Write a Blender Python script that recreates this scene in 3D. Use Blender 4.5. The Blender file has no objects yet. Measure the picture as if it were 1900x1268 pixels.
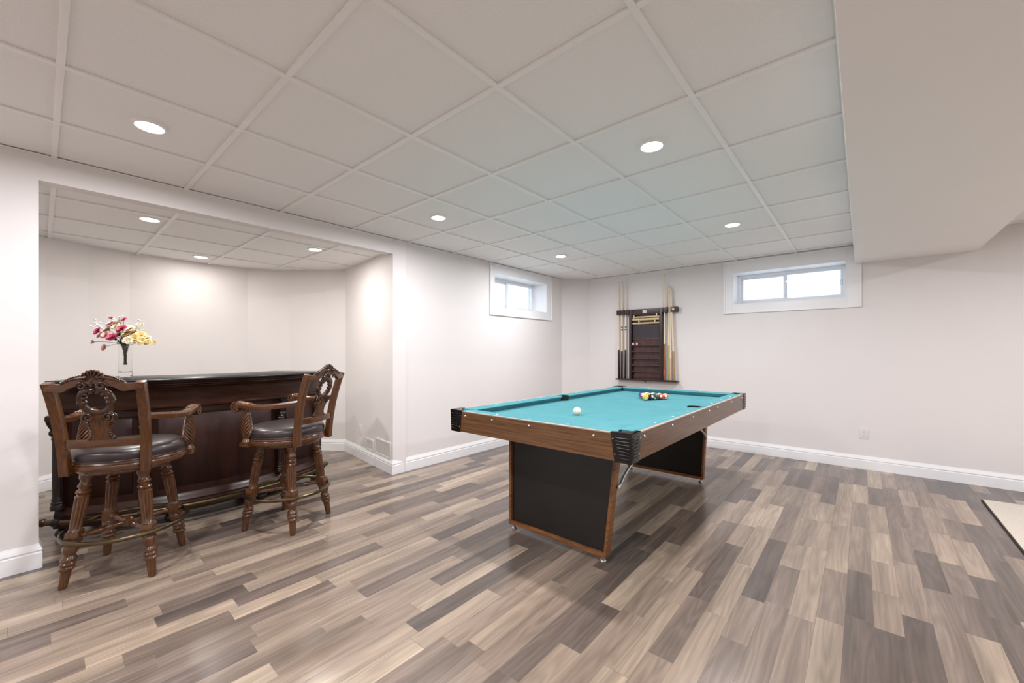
import bpy, bmesh, math, random
from mathutils import Vector, Matrix
PI = math.pi
R_ = math.radians
SC = bpy.context.scene
COL = SC.collection

# ------------------------------------------------------------------ camera, world, exposure
CAM_H, FPX, YAW, CY = 1.24, 753.64, R_(40.733), 652.14
cam_data = bpy.data.cameras.new('camera')
cam_data.sensor_width = 36.0
cam_data.lens = FPX * 36.0 / 1900.0
cam_data.shift_y = (CY - 634.0) / 1900.0
cam_data.clip_start = 0.02
cam = bpy.data.objects.new('camera', cam_data)
cam.location = (0, 0, CAM_H)
cam.rotation_euler = (PI / 2, 0, YAW)
COL.objects.link(cam)
SC.camera = cam

world = bpy.data.worlds.new('overcast_sky')
world.use_nodes = True
SC.world = world
bg = world.node_tree.nodes['Background']
bg.inputs['Color'].default_value = (0.78, 0.89, 1.0, 1)
bg.inputs['Strength'].default_value = 2.1

SC.view_settings.view_transform = 'Standard'
SC.view_settings.look = 'None'
SC.view_settings.gamma = 1.0
SC.view_settings.use_curve_mapping = False
SC.view_settings.exposure = 0.0
LAMP_W = 22.0          # radiant watts of one recessed lamp
LAMP_COL = (1.0, 0.995, 1.035)
LAMP_SPREAD = 177

# ------------------------------------------------------------------ pixel helpers
CR = Vector((math.cos(YAW), math.sin(YAW), 0))
CF = Vector((-math.sin(YAW), math.cos(YAW), 0))
def ray(px, py):
    return CR * ((px - 950) / FPX) + Vector((0, 0, 1)) * ((CY - py) / FPX) + CF
def on_y(px, py, y):
    d = ray(px, py); t = y / d.y
    return Vector((0, 0, CAM_H)) + d * t
def on_z(px, py, z):
    d = ray(px, py); t = (z - CAM_H) / d.z
    return Vector((0, 0, CAM_H)) + d * t
def project(p):
    d = Vector(p) - Vector((0, 0, CAM_H)); k = d.dot(CF)
    if k < 0.05: return None
    return (950 + FPX * d.dot(CR) / k, CY - FPX * d.z / k, k)

# ------------------------------------------------------------------ mesh builder
class MB:
    def __init__(s): s.v = []; s.f = []; s.m = []
    def add(s, vs, fs, mi=0):
        o = len(s.v); s.v += [tuple(x) for x in vs]
        for f in fs: s.f.append([o + i for i in f]); s.m.append(mi)
        return s
    def box(s, c, d, rot=None, mi=0):
        x, y, z = d[0] / 2, d[1] / 2, d[2] / 2
        vs = [Vector((a, b, e)) for e in (-z, z) for b in (-y, y) for a in (-x, x)]
        if rot is not None: vs = [rot @ v for v in vs]
        vs = [v + Vector(c) for v in vs]
        return s.add(vs, [(0, 2, 3, 1), (4, 5, 7, 6), (0, 1, 5, 4), (2, 6, 7, 3), (0, 4, 6, 2), (1, 3, 7, 5)], mi)
    def bb(s, lo, hi, mi=0):
        return s.box([(a + b) / 2 for a, b in zip(lo, hi)], [b - a for a, b in zip(lo, hi)], None, mi)
    def prism(s, poly, z0, z1, M=None, mi=0):
        n = len(poly)
        vs = [Vector((p[0], p[1], z0)) for p in poly] + [Vector((p[0], p[1], z1)) for p in poly]
        if M is not None: vs = [M @ v for v in vs]
        fs = [list(range(n))[::-1], list(range(n, 2 * n))] + [(i, (i + 1) % n, n + (i + 1) % n, n + i) for i in range(n)]
        return s.add(vs, fs, mi)
    def loft(s, rings, cap=True, closed=True, loop=False, mi=0):
        n = len(rings[0]); vs = [p for r in rings for p in r]; fs = []
        k = len(rings)
        for a in range(k if loop else k - 1):
            b = (a + 1) % k
            for i in range(n if closed else n - 1):
                j = (i + 1) % n
                fs.append((a * n + i, a * n + j, b * n + j, b * n + i))
        if cap and not loop and closed:
            fs.append(list(range(n))[::-1]); fs.append([(k - 1) * n + i for i in range(n)])
        return s.add(vs, fs, mi)
    def lathe(s, prof, seg=20, M=None, flute=None, cap=True, mi=0):
        # prof: list of (r, z); flute(r, z, a) -> r
        rings = []
        for r, z in prof:
            ring = []
            for i in range(seg):
                a = 2 * PI * i / seg
                q = flute(r, z, a) if flute else r
                p = Vector((q * math.cos(a), q * math.sin(a), z))
                ring.append(M @ p if M is not None else p)
            rings.append(ring)
        return s.loft(rings, cap=cap, mi=mi)
    def sweep(s, path, sect, up=Vector((0, 0, 1)), loop=False, scale=None, cap=True, mi=0):
        # sect: 2D points (side, up)
        path = [Vector(p) for p in path]; n = len(path); rings = []
        for i, p in enumerate(path):
            if loop: t = path[(i + 1) % n] - path[i - 1]
            else: t = path[min(i + 1, n - 1)] - path[max(i - 1, 0)]
            t.normalize()
            sd = t.cross(up)
            if sd.length < 1e-6: sd = t.cross(Vector((1, 0, 0)))
            sd.normalize(); u = sd.cross(t)
            k = scale(i / (n - 1)) if scale else 1.0
            if not isinstance(k, tuple): k = (k, k)
            rings.append([p + sd * (a * k[0]) + u * (b * k[1]) for a, b in sect])
        return s.loft(rings, loop=loop, cap=cap, mi=mi)
    def tube(s, path, r, seg=10, loop=False, up=Vector((0, 0, 1)), mi=0):
        sect = [(math.cos(2 * PI * i / seg), math.sin(2 * PI * i / seg)) for i in range(seg)]
        f = r if callable(r) else (lambda t: r)
        return s.sweep(path, sect, up=up, loop=loop, scale=f, mi=mi)
    def ball(s, c, r, seg=14, rings=8, M=None, mi=0):
        rx, ry, rz = (r, r, r) if not isinstance(r, (tuple, list)) else r
        vs = []; fs = []
        for j in range(1, rings):
            th = PI * j / rings
            for i in range(seg):
                a = 2 * PI * i / seg
                vs.append(Vector((rx * math.sin(th) * math.cos(a), ry * math.sin(th) * math.sin(a), rz * math.cos(th))))
        top = len(vs); vs += [Vector((0, 0, rz)), Vector((0, 0, -rz))]
        for j in range(rings - 2):
            for i in range(seg):
                k = (i + 1) % seg
                fs.append((j * seg + i, (j + 1) * seg + i, (j + 1) * seg + k, j * seg + k))
        for i in range(seg):
            k = (i + 1) % seg
            fs.append((top, i, k)); fs.append((top + 1, (rings - 2) * seg + k, (rings - 2) * seg + i))
        if M is not None: vs = [M @ v for v in vs]
        return s.add([v + Vector(c) for v in vs], fs, mi)
    def mesh(s, name, mats, angle=35, bevel=0.0):
        me = bpy.data.meshes.new(name)
        me.from_pydata(s.v, [], s.f)
        for i, p in enumerate(me.polygons): p.material_index = s.m[i]; p.use_smooth = True
        bm = bmesh.new(); bm.from_mesh(me)
        bmesh.ops.recalc_face_normals(bm, faces=bm.faces)
        if bevel > 0:
            es = [e for e in bm.edges if len(e.link_faces) == 2 and e.calc_face_angle(0) > 0.7]
            bmesh.ops.bevel(bm, geom=es, offset=bevel, segments=2, profile=0.7, affect='EDGES', clamp_overlap=True)
            for f in bm.faces: f.smooth = True
        bm.to_mesh(me); bm.free()
        me.set_sharp_from_angle(angle=R_(angle))
        for m in (mats if isinstance(mats, (list, tuple)) else [mats]): me.materials.append(m)
        me.update()
        return me
    def build(s, name, mats, parent=None, angle=35, bevel=0.0, loc=None, rz=0):
        o = bpy.data.objects.new(name, s.mesh(name, mats, angle, bevel))
        COL.objects.link(o)
        if parent is not None: o.parent = parent
        if loc is not None: o.location = loc
        o.rotation_euler[2] = rz
        return o

def tag(o, label=None, cat=None, group=None, kind=None):
    if label: o['label'] = label
    if cat: o['category'] = cat
    if group: o['group'] = group
    if kind: o['kind'] = kind
    return o
def empty(name, loc=(0, 0, 0), rz=0, **k):
    o = bpy.data.objects.new(name, None); COL.objects.link(o)
    o.empty_display_size = 0.05
    o.location = loc; o.rotation_euler = (0, 0, rz)
    return tag(o, **k)
def copy_tree(o, parent=None):
    c = o.copy(); COL.objects.link(c)
    if parent is not None:
        c.parent = parent; c.matrix_parent_inverse = o.matrix_parent_inverse.copy()
    for ch in o.children: copy_tree(ch, c)
    return c
def lin(c):
    return tuple(((x / 255) / 12.92 if x / 255 <= 0.04045 else (((x / 255) + 0.055) / 1.055) ** 2.4) for x in c)

# ------------------------------------------------------------------ materials
def mat(name, rgb, rough=0.5, metal=0.0, noise=0.0, nscale=20, stretch=(1, 1, 1), bump=0.0, bscale=None, rgb2=None, coat=0.0, spec=0.5, sheen=0.0, detail=4):
    m = bpy.data.materials.new(name); m.use_nodes = True
    nt = m.node_tree; b = nt.nodes['Principled BSDF']
    c1 = lin(rgb)
    b.inputs['Base Color'].default_value = (*c1, 1)
    b.inputs['Roughness'].default_value = rough
    b.inputs['Metallic'].default_value = metal
    b.inputs['Specular IOR Level'].default_value = spec
    b.inputs['Coat Weight'].default_value = coat
    b.inputs['Coat Roughness'].default_value = 0.15
    if sheen: b.inputs['Sheen Weight'].default_value = sheen
    tc = nt.nodes.new('ShaderNodeTexCoord'); mp = nt.nodes.new('ShaderNodeMapping')
    mp.inputs['Scale'].default_value = stretch
    nt.links.new(tc.outputs['Object'], mp.inputs['Vector'])
    tx = nt.nodes.new('ShaderNodeTexNoise')
    tx.inputs['Scale'].default_value = nscale; tx.inputs['Detail'].default_value = detail
    nt.links.new(mp.outputs['Vector'], tx.inputs['Vector'])
    c2 = lin(rgb2) if rgb2 else tuple(x * (1 - noise) for x in c1)
    cr = nt.nodes.new('ShaderNodeValToRGB')
    cr.color_ramp.elements[0].position = 0.3; cr.color_ramp.elements[1].position = 0.7
    cr.color_ramp.elements[0].color = (*c2, 1); cr.color_ramp.elements[1].color = (*c1, 1)
    nt.links.new(tx.outputs['Fac'], cr.inputs['Fac'])
    nt.links.new(cr.outputs['Color'], b.inputs['Base Color'])
    if bump:
        t2 = nt.nodes.new('ShaderNodeTexNoise'); t2.inputs['Scale'].default_value = bscale or nscale * 4
        t2.inputs['Detail'].default_value = 3
        nt.links.new(mp.outputs['Vector'], t2.inputs['Vector'])
        bp = nt.nodes.new('ShaderNodeBump'); bp.inputs['Strength'].default_value = bump; bp.inputs['Distance'].default_value = 0.002
        nt.links.new(t2.outputs['Fac'], bp.inputs['Height'])
        nt.links.new(bp.outputs['Normal'], b.inputs['Normal'])
    return m
def emit(name, rgb, strength):
    m = bpy.data.materials.new(name); m.use_nodes = True
    b = m.node_tree.nodes['Principled BSDF']
    b.inputs['Base Color'].default_value = (0.8, 0.8, 0.8, 1)
    b.inputs['Emission Color'].default_value = (*rgb, 1); b.inputs['Emission Strength'].default_value = strength
    return m
def pane_glass(name, tint=(0.97, 0.985, 1.0), gl=0.08):
    m = bpy.data.materials.new(name); m.use_nodes = True
    nt = m.node_tree; nt.nodes.clear()
    out = nt.nodes.new('ShaderNodeOutputMaterial'); mx = nt.nodes.new('ShaderNodeMixShader')
    t = nt.nodes.new('ShaderNodeBsdfTransparent'); g = nt.nodes.new('ShaderNodeBsdfGlossy')
    mx.inputs['Fac'].default_value = 0.05
    t.inputs['Color'].default_value = (*tint, 1); g.inputs['Roughness'].default_value = 0.02
    nt.links.new(t.outputs[0], mx.inputs[1]); nt.links.new(g.outputs[0], mx.inputs[2])
    nt.links.new(mx.outputs[0], out.inputs['Surface'])
    return m

M = {}
M['wall'] = mat('wall_paint', (233, 228, 226), 0.75, noise=0.015, nscale=3, bump=0.06, bscale=260, spec=0.3)
M['trim'] = mat('white_trim_paint', (245, 245, 246), 0.38, noise=0.01, nscale=5)
M['tile'] = mat('mineral_fibre_tile', (246, 244, 242), 0.92, rgb2=(240, 238, 236), nscale=160, bump=0.35, bscale=420, spec=0.15, detail=6)
M['tee'] = mat('white_enamelled_tee', (244, 242, 240), 0.5, noise=0.01)
M['soffit'] = mat('soffit_paint', (243, 240, 238), 0.8, noise=0.012, nscale=3, bump=0.05, bscale=250, spec=0.2)
M['slab'] = mat('subfloor', (110, 98, 88), 0.8, noise=0.2)
M['vinyl'] = mat('white_vinyl', (238, 240, 244), 0.35, noise=0.01)
M['glass'] = pane_glass('window_glass')
M['lens'] = emit('lamp_lens', (1.0, 0.95, 0.88), 14.0)
M['wood'] = mat('carved_walnut', (98, 59, 27), 0.26, rgb2=(66, 38, 17), nscale=22, stretch=(6, 6, 0.6), coat=0.3, bump=0.05, bscale=40)
M['woodx'] = mat('carved_walnut_cross', (96, 57, 26), 0.26, rgb2=(64, 37, 17), nscale=22, stretch=(0.6, 6, 6), coat=0.3, bump=0.05, bscale=40)
M['carve'] = mat('carved_walnut_dark', (74, 41, 20), 0.24, rgb2=(40, 21, 11), nscale=30, coat=0.4)
M['leather'] = mat('brown_leather', (58, 46, 44), 0.36, rgb2=(44, 34, 32), nscale=9, bump=0.15, bscale=170, coat=0.1)
M['brass'] = mat('aged_brass', (104, 90, 68), 0.3, metal=1.0, rgb2=(76, 64, 46), nscale=12)
M['barwood'] = mat('mahogany', (52, 23, 14), 0.38, rgb2=(28, 12, 8), nscale=7, stretch=(3, 3, 0.5), coat=0.05, spec=0.28)
M['bartrim'] = mat('mahogany_moulding', (60, 31, 18), 0.34, rgb2=(36, 17, 10), nscale=9, stretch=(1, 1, 4), coat=0.08, spec=0.32)
M['barcol'] = mat('dark_column_wood', (32, 19, 14), 0.3, rgb2=(20, 12, 9), nscale=10, stretch=(4, 4, 0.6), coat=0.2)
M['granite'] = mat('black_granite', (30, 31, 30), 0.3, rgb2=(16, 17, 17), nscale=90, spec=0.35)
M['felt'] = mat('teal_cloth', (88, 148, 155), 0.95, rgb2=(80, 141, 148), nscale=8, bump=0.12, bscale=500, sheen=0.0, spec=0.1)
M['laminate'] = mat('walnut_laminate', (126, 90, 59), 0.30, rgb2=(82, 55, 34), nscale=7, stretch=(0.6, 0.6, 22), detail=6)
M['black'] = mat('black_plastic', (17, 15, 15), 0.22, noise=0.2)
M['blackpanel'] = mat('black_hardboard', (27, 24, 21), 0.30, rgb2=(20, 18, 16), nscale=6)
M['pocket'] = mat('pocket_liner', (14, 12, 12), 0.6, noise=0.2)
M['legtrim'] = mat('leg_trim_wood', (140, 92, 50), 0.4, rgb2=(104, 64, 34), nscale=10, stretch=(1, 1, 6))
M['steel'] = mat('bright_steel', (222, 218, 214), 0.32, metal=1.0, noise=0.05)
M['cream'] = mat('cream_edge_strip', (172, 156, 144), 0.4, noise=0.05)
M['pearl'] = mat('pearl_inlay', (228, 238, 238), 0.25, noise=0.02)
M['rackwood'] = mat('rack_mahogany', (82, 46, 42), 0.38, rgb2=(52, 26, 24), nscale=8, stretch=(4, 4, 0.7), coat=0.15)
M['rackdark'] = mat('rack_dark_frame', (54, 31, 32), 0.36, rgb2=(40, 23, 24), nscale=8)
M['slate'] = mat('chalkboard', (66, 62, 66), 0.75, rgb2=(58, 54, 58), nscale=4)
M['bamboo'] = mat('cream_score_rod', (226, 206, 164), 0.45, rgb2=(206, 184, 140), nscale=30)
M['plate'] = mat('pale_plate', (214, 206, 198), 0.4, noise=0.05)
M['ash'] = mat('pale_cue_wood', (240, 224, 200), 0.35, rgb2=(228, 208, 178), nscale=10, stretch=(8, 8, 0.6))
M['cuedark'] = mat('dark_cue_butt', (46, 26, 20), 0.3, noise=0.3, stretch=(6, 6, 0.5))
M['cueorange'] = mat('amber_cue_butt', (160, 108, 66), 0.3, noise=0.25, stretch=(6, 6, 0.5))
M['cuegreen'] = mat('olive_cue_butt', (186, 182, 126), 0.35, noise=0.15)
M['cuepink'] = mat('rosy_cue_butt', (222, 190, 168), 0.35, noise=0.1)
M['cuetan'] = mat('tan_cue_butt', (188, 152, 102), 0.35, noise=0.15)
M['cuered'] = mat('red_cue_wrap', (190, 96, 86), 0.5, noise=0.2)
M['tip'] = mat('cue_tip', (96, 92, 90), 0.7, noise=0.1)
M['ferrule'] = mat('cue_ferrule', (232, 228, 220), 0.4, noise=0.02)
M['rug'] = mat('cream_rug_pile', (222, 212, 198), 0.95, rgb2=(204, 192, 176), nscale=90, bump=0.6, bscale=300, sheen=0.3, spec=0.1)
M['rugedge'] = mat('dark_rug_binding', (46, 36, 32), 0.9, noise=0.2)
M['outlet'] = mat('outlet_plastic', (232, 226, 222), 0.35, noise=0.01)
M['slot'] = mat('outlet_slot', (120, 112, 108), 0.6, noise=0.1)
M['gvent'] = mat('vent_enamel', (236, 232, 228), 0.4, noise=0.01)
M['stem'] = mat('flower_stem', (72, 62, 44), 0.6, noise=0.3)
M['leaf'] = mat('leaf_green', (84, 100, 58), 0.55, rgb2=(58, 74, 44), nscale=30)
M['rose'] = mat('deep_pink_petal', (208, 84, 116), 0.6, rgb2=(188, 58, 94), nscale=30)
M['pink'] = mat('pale_pink_petal', (240, 196, 190), 0.6, rgb2=(226, 164, 164), nscale=30)
M['yellow'] = mat('butter_petal', (238, 216, 160), 0.6, rgb2=(224, 194, 128), nscale=30)
M['ivory'] = mat('ivory_petal', (238, 226, 196), 0.6, rgb2=(224, 206, 168), nscale=30)
M['white'] = mat('white_bud', (226, 224, 220), 0.6, noise=0.08)
M['vase'] = bpy.data.materials.new('clear_vase_glass'); M['vase'].use_nodes = True
_b = M['vase'].node_tree.nodes['Principled BSDF']
_b.inputs['Transmission Weight'].default_value = 1.0; _b.inputs['Roughness'].default_value = 0.02
_b.inputs['IOR'].default_value = 1.25; _b.inputs['Base Color'].default_value = (0.97, 0.98, 0.98, 1)

def plank_material():
    m = bpy.data.materials.new('laminate_planks'); m.use_nodes = True
    nt = m.node_tree; N = nt.nodes; L = nt.links; b = N['Principled BSDF']
    oi = N.new('ShaderNodeObjectInfo'); ge = N.new('ShaderNodeNewGeometry')
    ad = N.new('ShaderNodeMath'); ad.operation = 'ADD'
    L.new(oi.outputs['Random'], ad.inputs[0]); L.new(ge.outputs['Random Per Island'], ad.inputs[1])
    fr = N.new('ShaderNodeMath'); fr.operation = 'FRACT'; L.new(ad.outputs[0], fr.inputs[0])
    # tone of the plank
    tone = N.new('ShaderNodeValToRGB'); cr = tone.color_ramp
    stops = [(0.0, (93, 82, 76)), (0.18, (110, 97, 89)), (0.4, (130, 114, 102)), (0.6, (142, 125, 111)), (0.82, (157, 139, 122)), (1.0, (173, 155, 136))]
    cr.elements[0].position = 0; cr.elements[1].position = 1
    cr.elements[0].color = (*lin(stops[0][1]), 1); cr.elements[1].color = (*lin(stops[-1][1]), 1)
    for p, c in stops[1:-1]:
        e = cr.elements.new(p); e.color = (*lin(c), 1)
    L.new(fr.outputs[0], tone.inputs['Fac'])
    # grain along world y, shifted per plank
    sc = N.new('ShaderNodeMath'); sc.operation = 'MULTIPLY'; sc.inputs[1].default_value = 37.0
    L.new(fr.outputs[0], sc.inputs[0])
    cb = N.new('ShaderNodeCombineXYZ'); L.new(sc.outputs[0], cb.inputs[0]); L.new(sc.outputs[0], cb.inputs[1]); L.new(sc.outputs[0], cb.inputs[2])
    va = N.new('ShaderNodeVectorMath'); va.operation = 'ADD'
    L.new(ge.outputs['Position'], va.inputs[0]); L.new(cb.outputs[0], va.inputs[1])
    mp = N.new('ShaderNodeMapping'); mp.inputs['Scale'].default_value = (1.0, 0.05, 1.0)
    L.new(va.outputs[0], mp.inputs['Vector'])
    n1 = N.new('ShaderNodeTexNoise'); n1.inputs['Scale'].default_value = 70; n1.inputs['Detail'].default_value = 7; n1.inputs['Roughness'].default_value = 0.62
    L.new(mp.outputs[0], n1.inputs['Vector'])
    mp2 = N.new('ShaderNodeMapping'); mp2.inputs['Scale'].default_value = (1.0, 0.085, 1.0)
    L.new(va.outputs[0], mp2.inputs['Vector'])
    n2 = N.new('ShaderNodeTexNoise'); n2.inputs['Scale'].default_value = 11; n2.inputs['Detail'].default_value = 1.5
    L.new(mp2.outputs[0], n2.inputs['Vector'])
    # cathedral rings: bands of the low-frequency noise
    mu = N.new('ShaderNodeMath'); mu.operation = 'MULTIPLY'; mu.inputs[1].default_value = 62.0; L.new(n2.outputs['Fac'], mu.inputs[0])
    si = N.new('ShaderNodeMath'); si.operation = 'SINE'; L.new(mu.outputs[0], si.inputs[0])
    rg = N.new('ShaderNodeMapRange'); rg.inputs['From Min'].default_value = -1; rg.inputs['From Max'].default_value = 1
    rg.inputs['To Min'].default_value = 0.87; rg.inputs['To Max'].default_value = 1.04; L.new(si.outputs[0], rg.inputs['Value'])
    g1 = N.new('ShaderNodeMapRange'); g1.inputs['From Min'].default_value = 0.25; g1.inputs['From Max'].default_value = 0.75
    g1.inputs['To Min'].default_value = 0.82; g1.inputs['To Max'].default_value = 1.15; L.new(n1.outputs['Fac'], g1.inputs['Value'])
    n3 = N.new('ShaderNodeTexNoise'); n3.inputs['Scale'].default_value = 13; n3.inputs['Detail'].default_value = 1
    L.new(mp.outputs[0], n3.inputs['Vector'])
    g3 = N.new('ShaderNodeMapRange'); g3.inputs['From Min'].default_value = 0.3; g3.inputs['From Max'].default_value = 0.7
    g3.inputs['To Min'].default_value = 0.72; g3.inputs['To Max'].default_value = 1.22; L.new(n3.outputs['Fac'], g3.inputs['Value'])
    k1 = N.new('ShaderNodeMath'); k1.operation = 'MULTIPLY'; L.new(rg.outputs[0], k1.inputs[0]); L.new(g1.outputs[0], k1.inputs[1])
    k2 = N.new('ShaderNodeMath'); k2.operation = 'MULTIPLY'; L.new(k1.outputs[0], k2.inputs[0]); L.new(g3.outputs[0], k2.inputs[1])
    vm = N.new('ShaderNodeVectorMath'); vm.operation = 'SCALE'
    L.new(tone.outputs['Color'], vm.inputs[0]); L.new(k2.outputs[0], vm.inputs['Scale'])
    L.new(vm.outputs[0], b.inputs['Base Color'])
    rr = N.new('ShaderNodeMapRange'); rr.inputs['To Min'].default_value = 0.21; rr.inputs['To Max'].default_value = 0.30
    L.new(n1.outputs['Fac'], rr.inputs['Value']); L.new(rr.outputs[0], b.inputs['Roughness'])
    bp = N.new('ShaderNodeBump'); bp.inputs['Strength'].default_value = 0.02; bp.inputs['Distance'].default_value = 0.0005
    L.new(n1.outputs['Fac'], bp.inputs['Height']); L.new(bp.outputs[0], b.inputs['Normal'])
    return m
M['plank'] = plank_material()

# ------------------------------------------------------------------ room dimensions
H = 2.365            # suspended ceiling of the main room
HA = 2.25            # ceiling of the bar alcove
HB = 2.222           # underside of the header over the alcove opening
XL, YB = -3.575, 5.66
XR, YF = 3.4, -3.0
TH = 0.10
A0, A1 = -0.008, 2.315      # alcove opening along the left wall
CH0, CH1 = (XL, 5.347), (-3.247, YB)   # chamfered far corner
W1 = dict(o=(3.715, 5.07, 1.705, 2.362), i=(3.79, 4.93, 1.81, 2.25))     # y0 y1 z0 z1 on the left wall
W2 = dict(o=(-1.327, 0.0, 1.71, 2.362), i=(-1.222, -0.123, 1.82, 2.22))  # x0 x1 z0 z1 on the back wall
DEP = 0.28
ALC = [(XL, A1), (-4.87, 2.48), (-5.10, 2.33), (-5.45, 2.05), (-5.72, 1.66), (-5.765, 1.17), (-5.715, 0.60), (-5.62, 0.30), (-5.49, 0.03), (-5.30, -0.25), (-4.9, -0.62), (-4.3, -0.9), (XL - TH, -0.98)]

def struct(o, **k): return tag(o, kind='structure', **k)

# ------------------------------------------------------------------ walls
def wall_strip(mb, p, q, z0, z1, t=0.14):
    """vertical slab from plan point p to q, thickness t on the left-hand side of p->q"""
    p = Vector((p[0], p[1])); q = Vector((q[0], q[1])); d = (q - p).normalized(); n = Vector((-d.y, d.x)) * t
    mb.prism([p, q, q + n, p + n], z0, z1)
ZT = 2.62
# left wall: pillar, header, pier with window opening
w = MB()
w.bb((XL - TH, YF - 0.14, 0), (XL, A0, ZT))
w.bb((XL - TH, A0, HB), (XL, A1, ZT))
i = W1['i']
w.bb((XL - DEP - 0.06, A1 + 0.10, 0), (XL, i[0], ZT))
w.prism([(XL, A1), (XL, A1 + 0.101), (XL - DEP - 0.06, A1 + 0.101), (XL - DEP - 0.06, A1 + 0.045)], 0, ZT)
w.bb((XL - DEP - 0.06, i[1], 0), (XL, 5.36, ZT))
w.bb((XL - DEP - 0.06, i[0], 0), (XL, i[1], i[2]))
w.bb((XL - DEP - 0.06, i[0], i[3]), (XL, i[1], ZT))
struct(w.build('wall_left', M['wall']), label='off-white wall on the left with alcove opening and small window')
# chamfered corner
w = MB(); w.prism([CH0, CH1, (CH1[0], YB + 0.05), (XL - 0.05, YB + 0.05), (XL - 0.05, CH0[1])], 0, ZT); struct(w.build('wall_corner', M['wall']), label='narrow angled wall across the far corner')
# back wall
w = MB(); i = W2['i']
w.bb((XL - 0.3, YB, 0), (i[0], YB + DEP + 0.06, ZT)); w.bb((i[1], YB, 0), (XR + 0.2, YB + DEP + 0.06, ZT))
w.bb((i[0], YB, 0), (i[1], YB + DEP + 0.06, i[2])); w.bb((i[0], YB, i[3]), (i[1], YB + DEP + 0.06, ZT))
struct(w.build('wall_back', M['wall']), label='off-white back wall behind the pool table')
w = MB(); w.bb((XR, YF - 0.14, 0), (XR + 0.14, YB + 0.1, ZT)); struct(w.build('wall_right', M['wall']))
w = MB(); w.bb((XL - TH, YF - 0.14, 0), (XR + 0.14, YF, ZT)); struct(w.build('wall_front', M['wall']))
# alcove walls
w = MB()
a, b = Vector(ALC[0]), Vector(ALC[1])
d = (b - a).normalized(); nrm = Vector((d.y, -d.x)) * -1.0
if nrm.y < 0: nrm = -nrm
w.prism([a, b, b + nrm * 0.14, a + nrm * 0.14], 0, ZT)
struct(w.build('wall_alcove_side', M['wall']), label='short side wall of the bar alcove')
w = MB()
pts = [Vector(p) for p in ALC[1:]]
off = []
for k, p in enumerate(pts):
    t = (pts[min(k + 1, len(pts) - 1)] - pts[max(k - 1, 0)]).normalized()
    off.append(p + Vector((t.y, -t.x)) * 0.14)
for k in range(len(pts) - 1):
    q = [pts[k], pts[k + 1], off[k + 1], off[k]]
    w.prism(q, 0, ZT)
struct(w.build('wall_alcove', M['wall'], angle=20), label='bowed faceted wall at the back of the bar alcove')

# ------------------------------------------------------------------ baseboards
BB = [(0.0, 0.0), (0.016, 0.0), (0.016, 0.088), (0.0125, 0.092), (0.0125, 0.098), (0.0155, 0.103), (0.012, 0.118), (0.006, 0.13), (0.0045, 0.138), (0.0, 0.138)]
def baseboard(name, pts, inward_left=True, label=None):
    P = [Vector(p) for p in pts]; rings = []
    for k, p in enumerate(P):
        ns = []
        if k > 0: t = (P[k] - P[k - 1]).normalized(); ns.append(Vector((-t.y, t.x)))
        if k < len(P) - 1: t = (P[k + 1] - P[k]).normalized(); ns.append(Vector((-t.y, t.x)))
        n = sum(ns, Vector((0, 0))); n.normalize(); n = n / max(0.3, n.dot(ns[0]))
        if not inward_left: n = -n
        rings.append([Vector((p.x + n.x * x, p.y + n.y * x, 0.0005 + z)) for x, z in BB])
    mb = MB(); mb.loft(rings)
    return struct(mb.build(name, M['trim'], angle=25), label=label)
baseboard('baseboard_left', [(XL - TH, A0), (XL, A0), (XL, YF)], True, 'white baseboard around the foot of the left pillar')
baseboard('baseboard_back', [(XR, YB), CH1, CH0, (XL, A1), ALC[1]] + ALC[2:-1], True, 'white moulded baseboard along back wall, left wall and alcove')

# ------------------------------------------------------------------ floor with planks
fl = MB(); fl.bb((-6.2, YF - 0.1, -0.12), (XR + 0.1, YB + 0.1, -0.008))
floor = struct(fl.build('floor', M['slab']), label='grey-brown laminate plank floor')
random.seed(11)
PW = 0.1015
planks = []
x = -6.15; row = 0
while x < XR:
    y0, y1 = (YF, YB) if x + PW > XL - 0.02 else (-1.1, 2.62)
    y = y0 - random.random() * 0.7
    while y < y1:
        ln = random.choice((0.38, 0.46, 0.55, 0.62, 0.7, 0.8)) * random.uniform(0.93, 1.07)
        a, b = max(y, y0), min(y + ln, y1)
        if b - a > 0.03: planks.append((x, a, x + PW, b))
        y += ln
    x += PW; row += 1
def vis_area(p):
    q = [project((px, py, 0)) for px, py in ((p[0], p[1]), (p[2], p[1]), (p[2], p[3]), (p[0], p[3]))]
    if any(v is None for v in q): return 0
    q = [(min(max(v[0], 0), 1900), min(max(v[1], 0), 1268)) for v in q]
    return abs(sum(q[k][0] * q[(k + 1) % 4][1] - q[(k + 1) % 4][0] * q[k][1] for k in range(4))) / 2
planks.sort(key=vis_area, reverse=True)
def plank_geo(mb, p, ox=0, oy=0):
    g, c, t = 0.00012, 0.0005, 0.0
    x0, y0, x1, y1 = p[0] + g - ox, p[1] + g - oy, p[2] - g - ox, p[3] - g - oy
    lo = [(x0, y0, -0.008), (x1, y0, -0.008), (x1, y1, -0.008), (x0, y1, -0.008)]
    md = [(x0, y0, -c * 0.8), (x1, y0, -c * 0.8), (x1, y1, -c * 0.8), (x0, y1, -c * 0.8)]
    up = [(x0 + c, y0 + c, 0), (x1 - c, y0 + c, 0), (x1 - c, y1 - c, 0), (x0 + c, y1 - c, 0)]
    f = [(8, 9, 10, 11)]
    for k in range(4):
        j = (k + 1) % 4
        f += [(k, j, 4 + j, 4 + k), (4 + k, 4 + j, 8 + j, 8 + k)]
    mb.add(lo + md + up, f)
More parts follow.
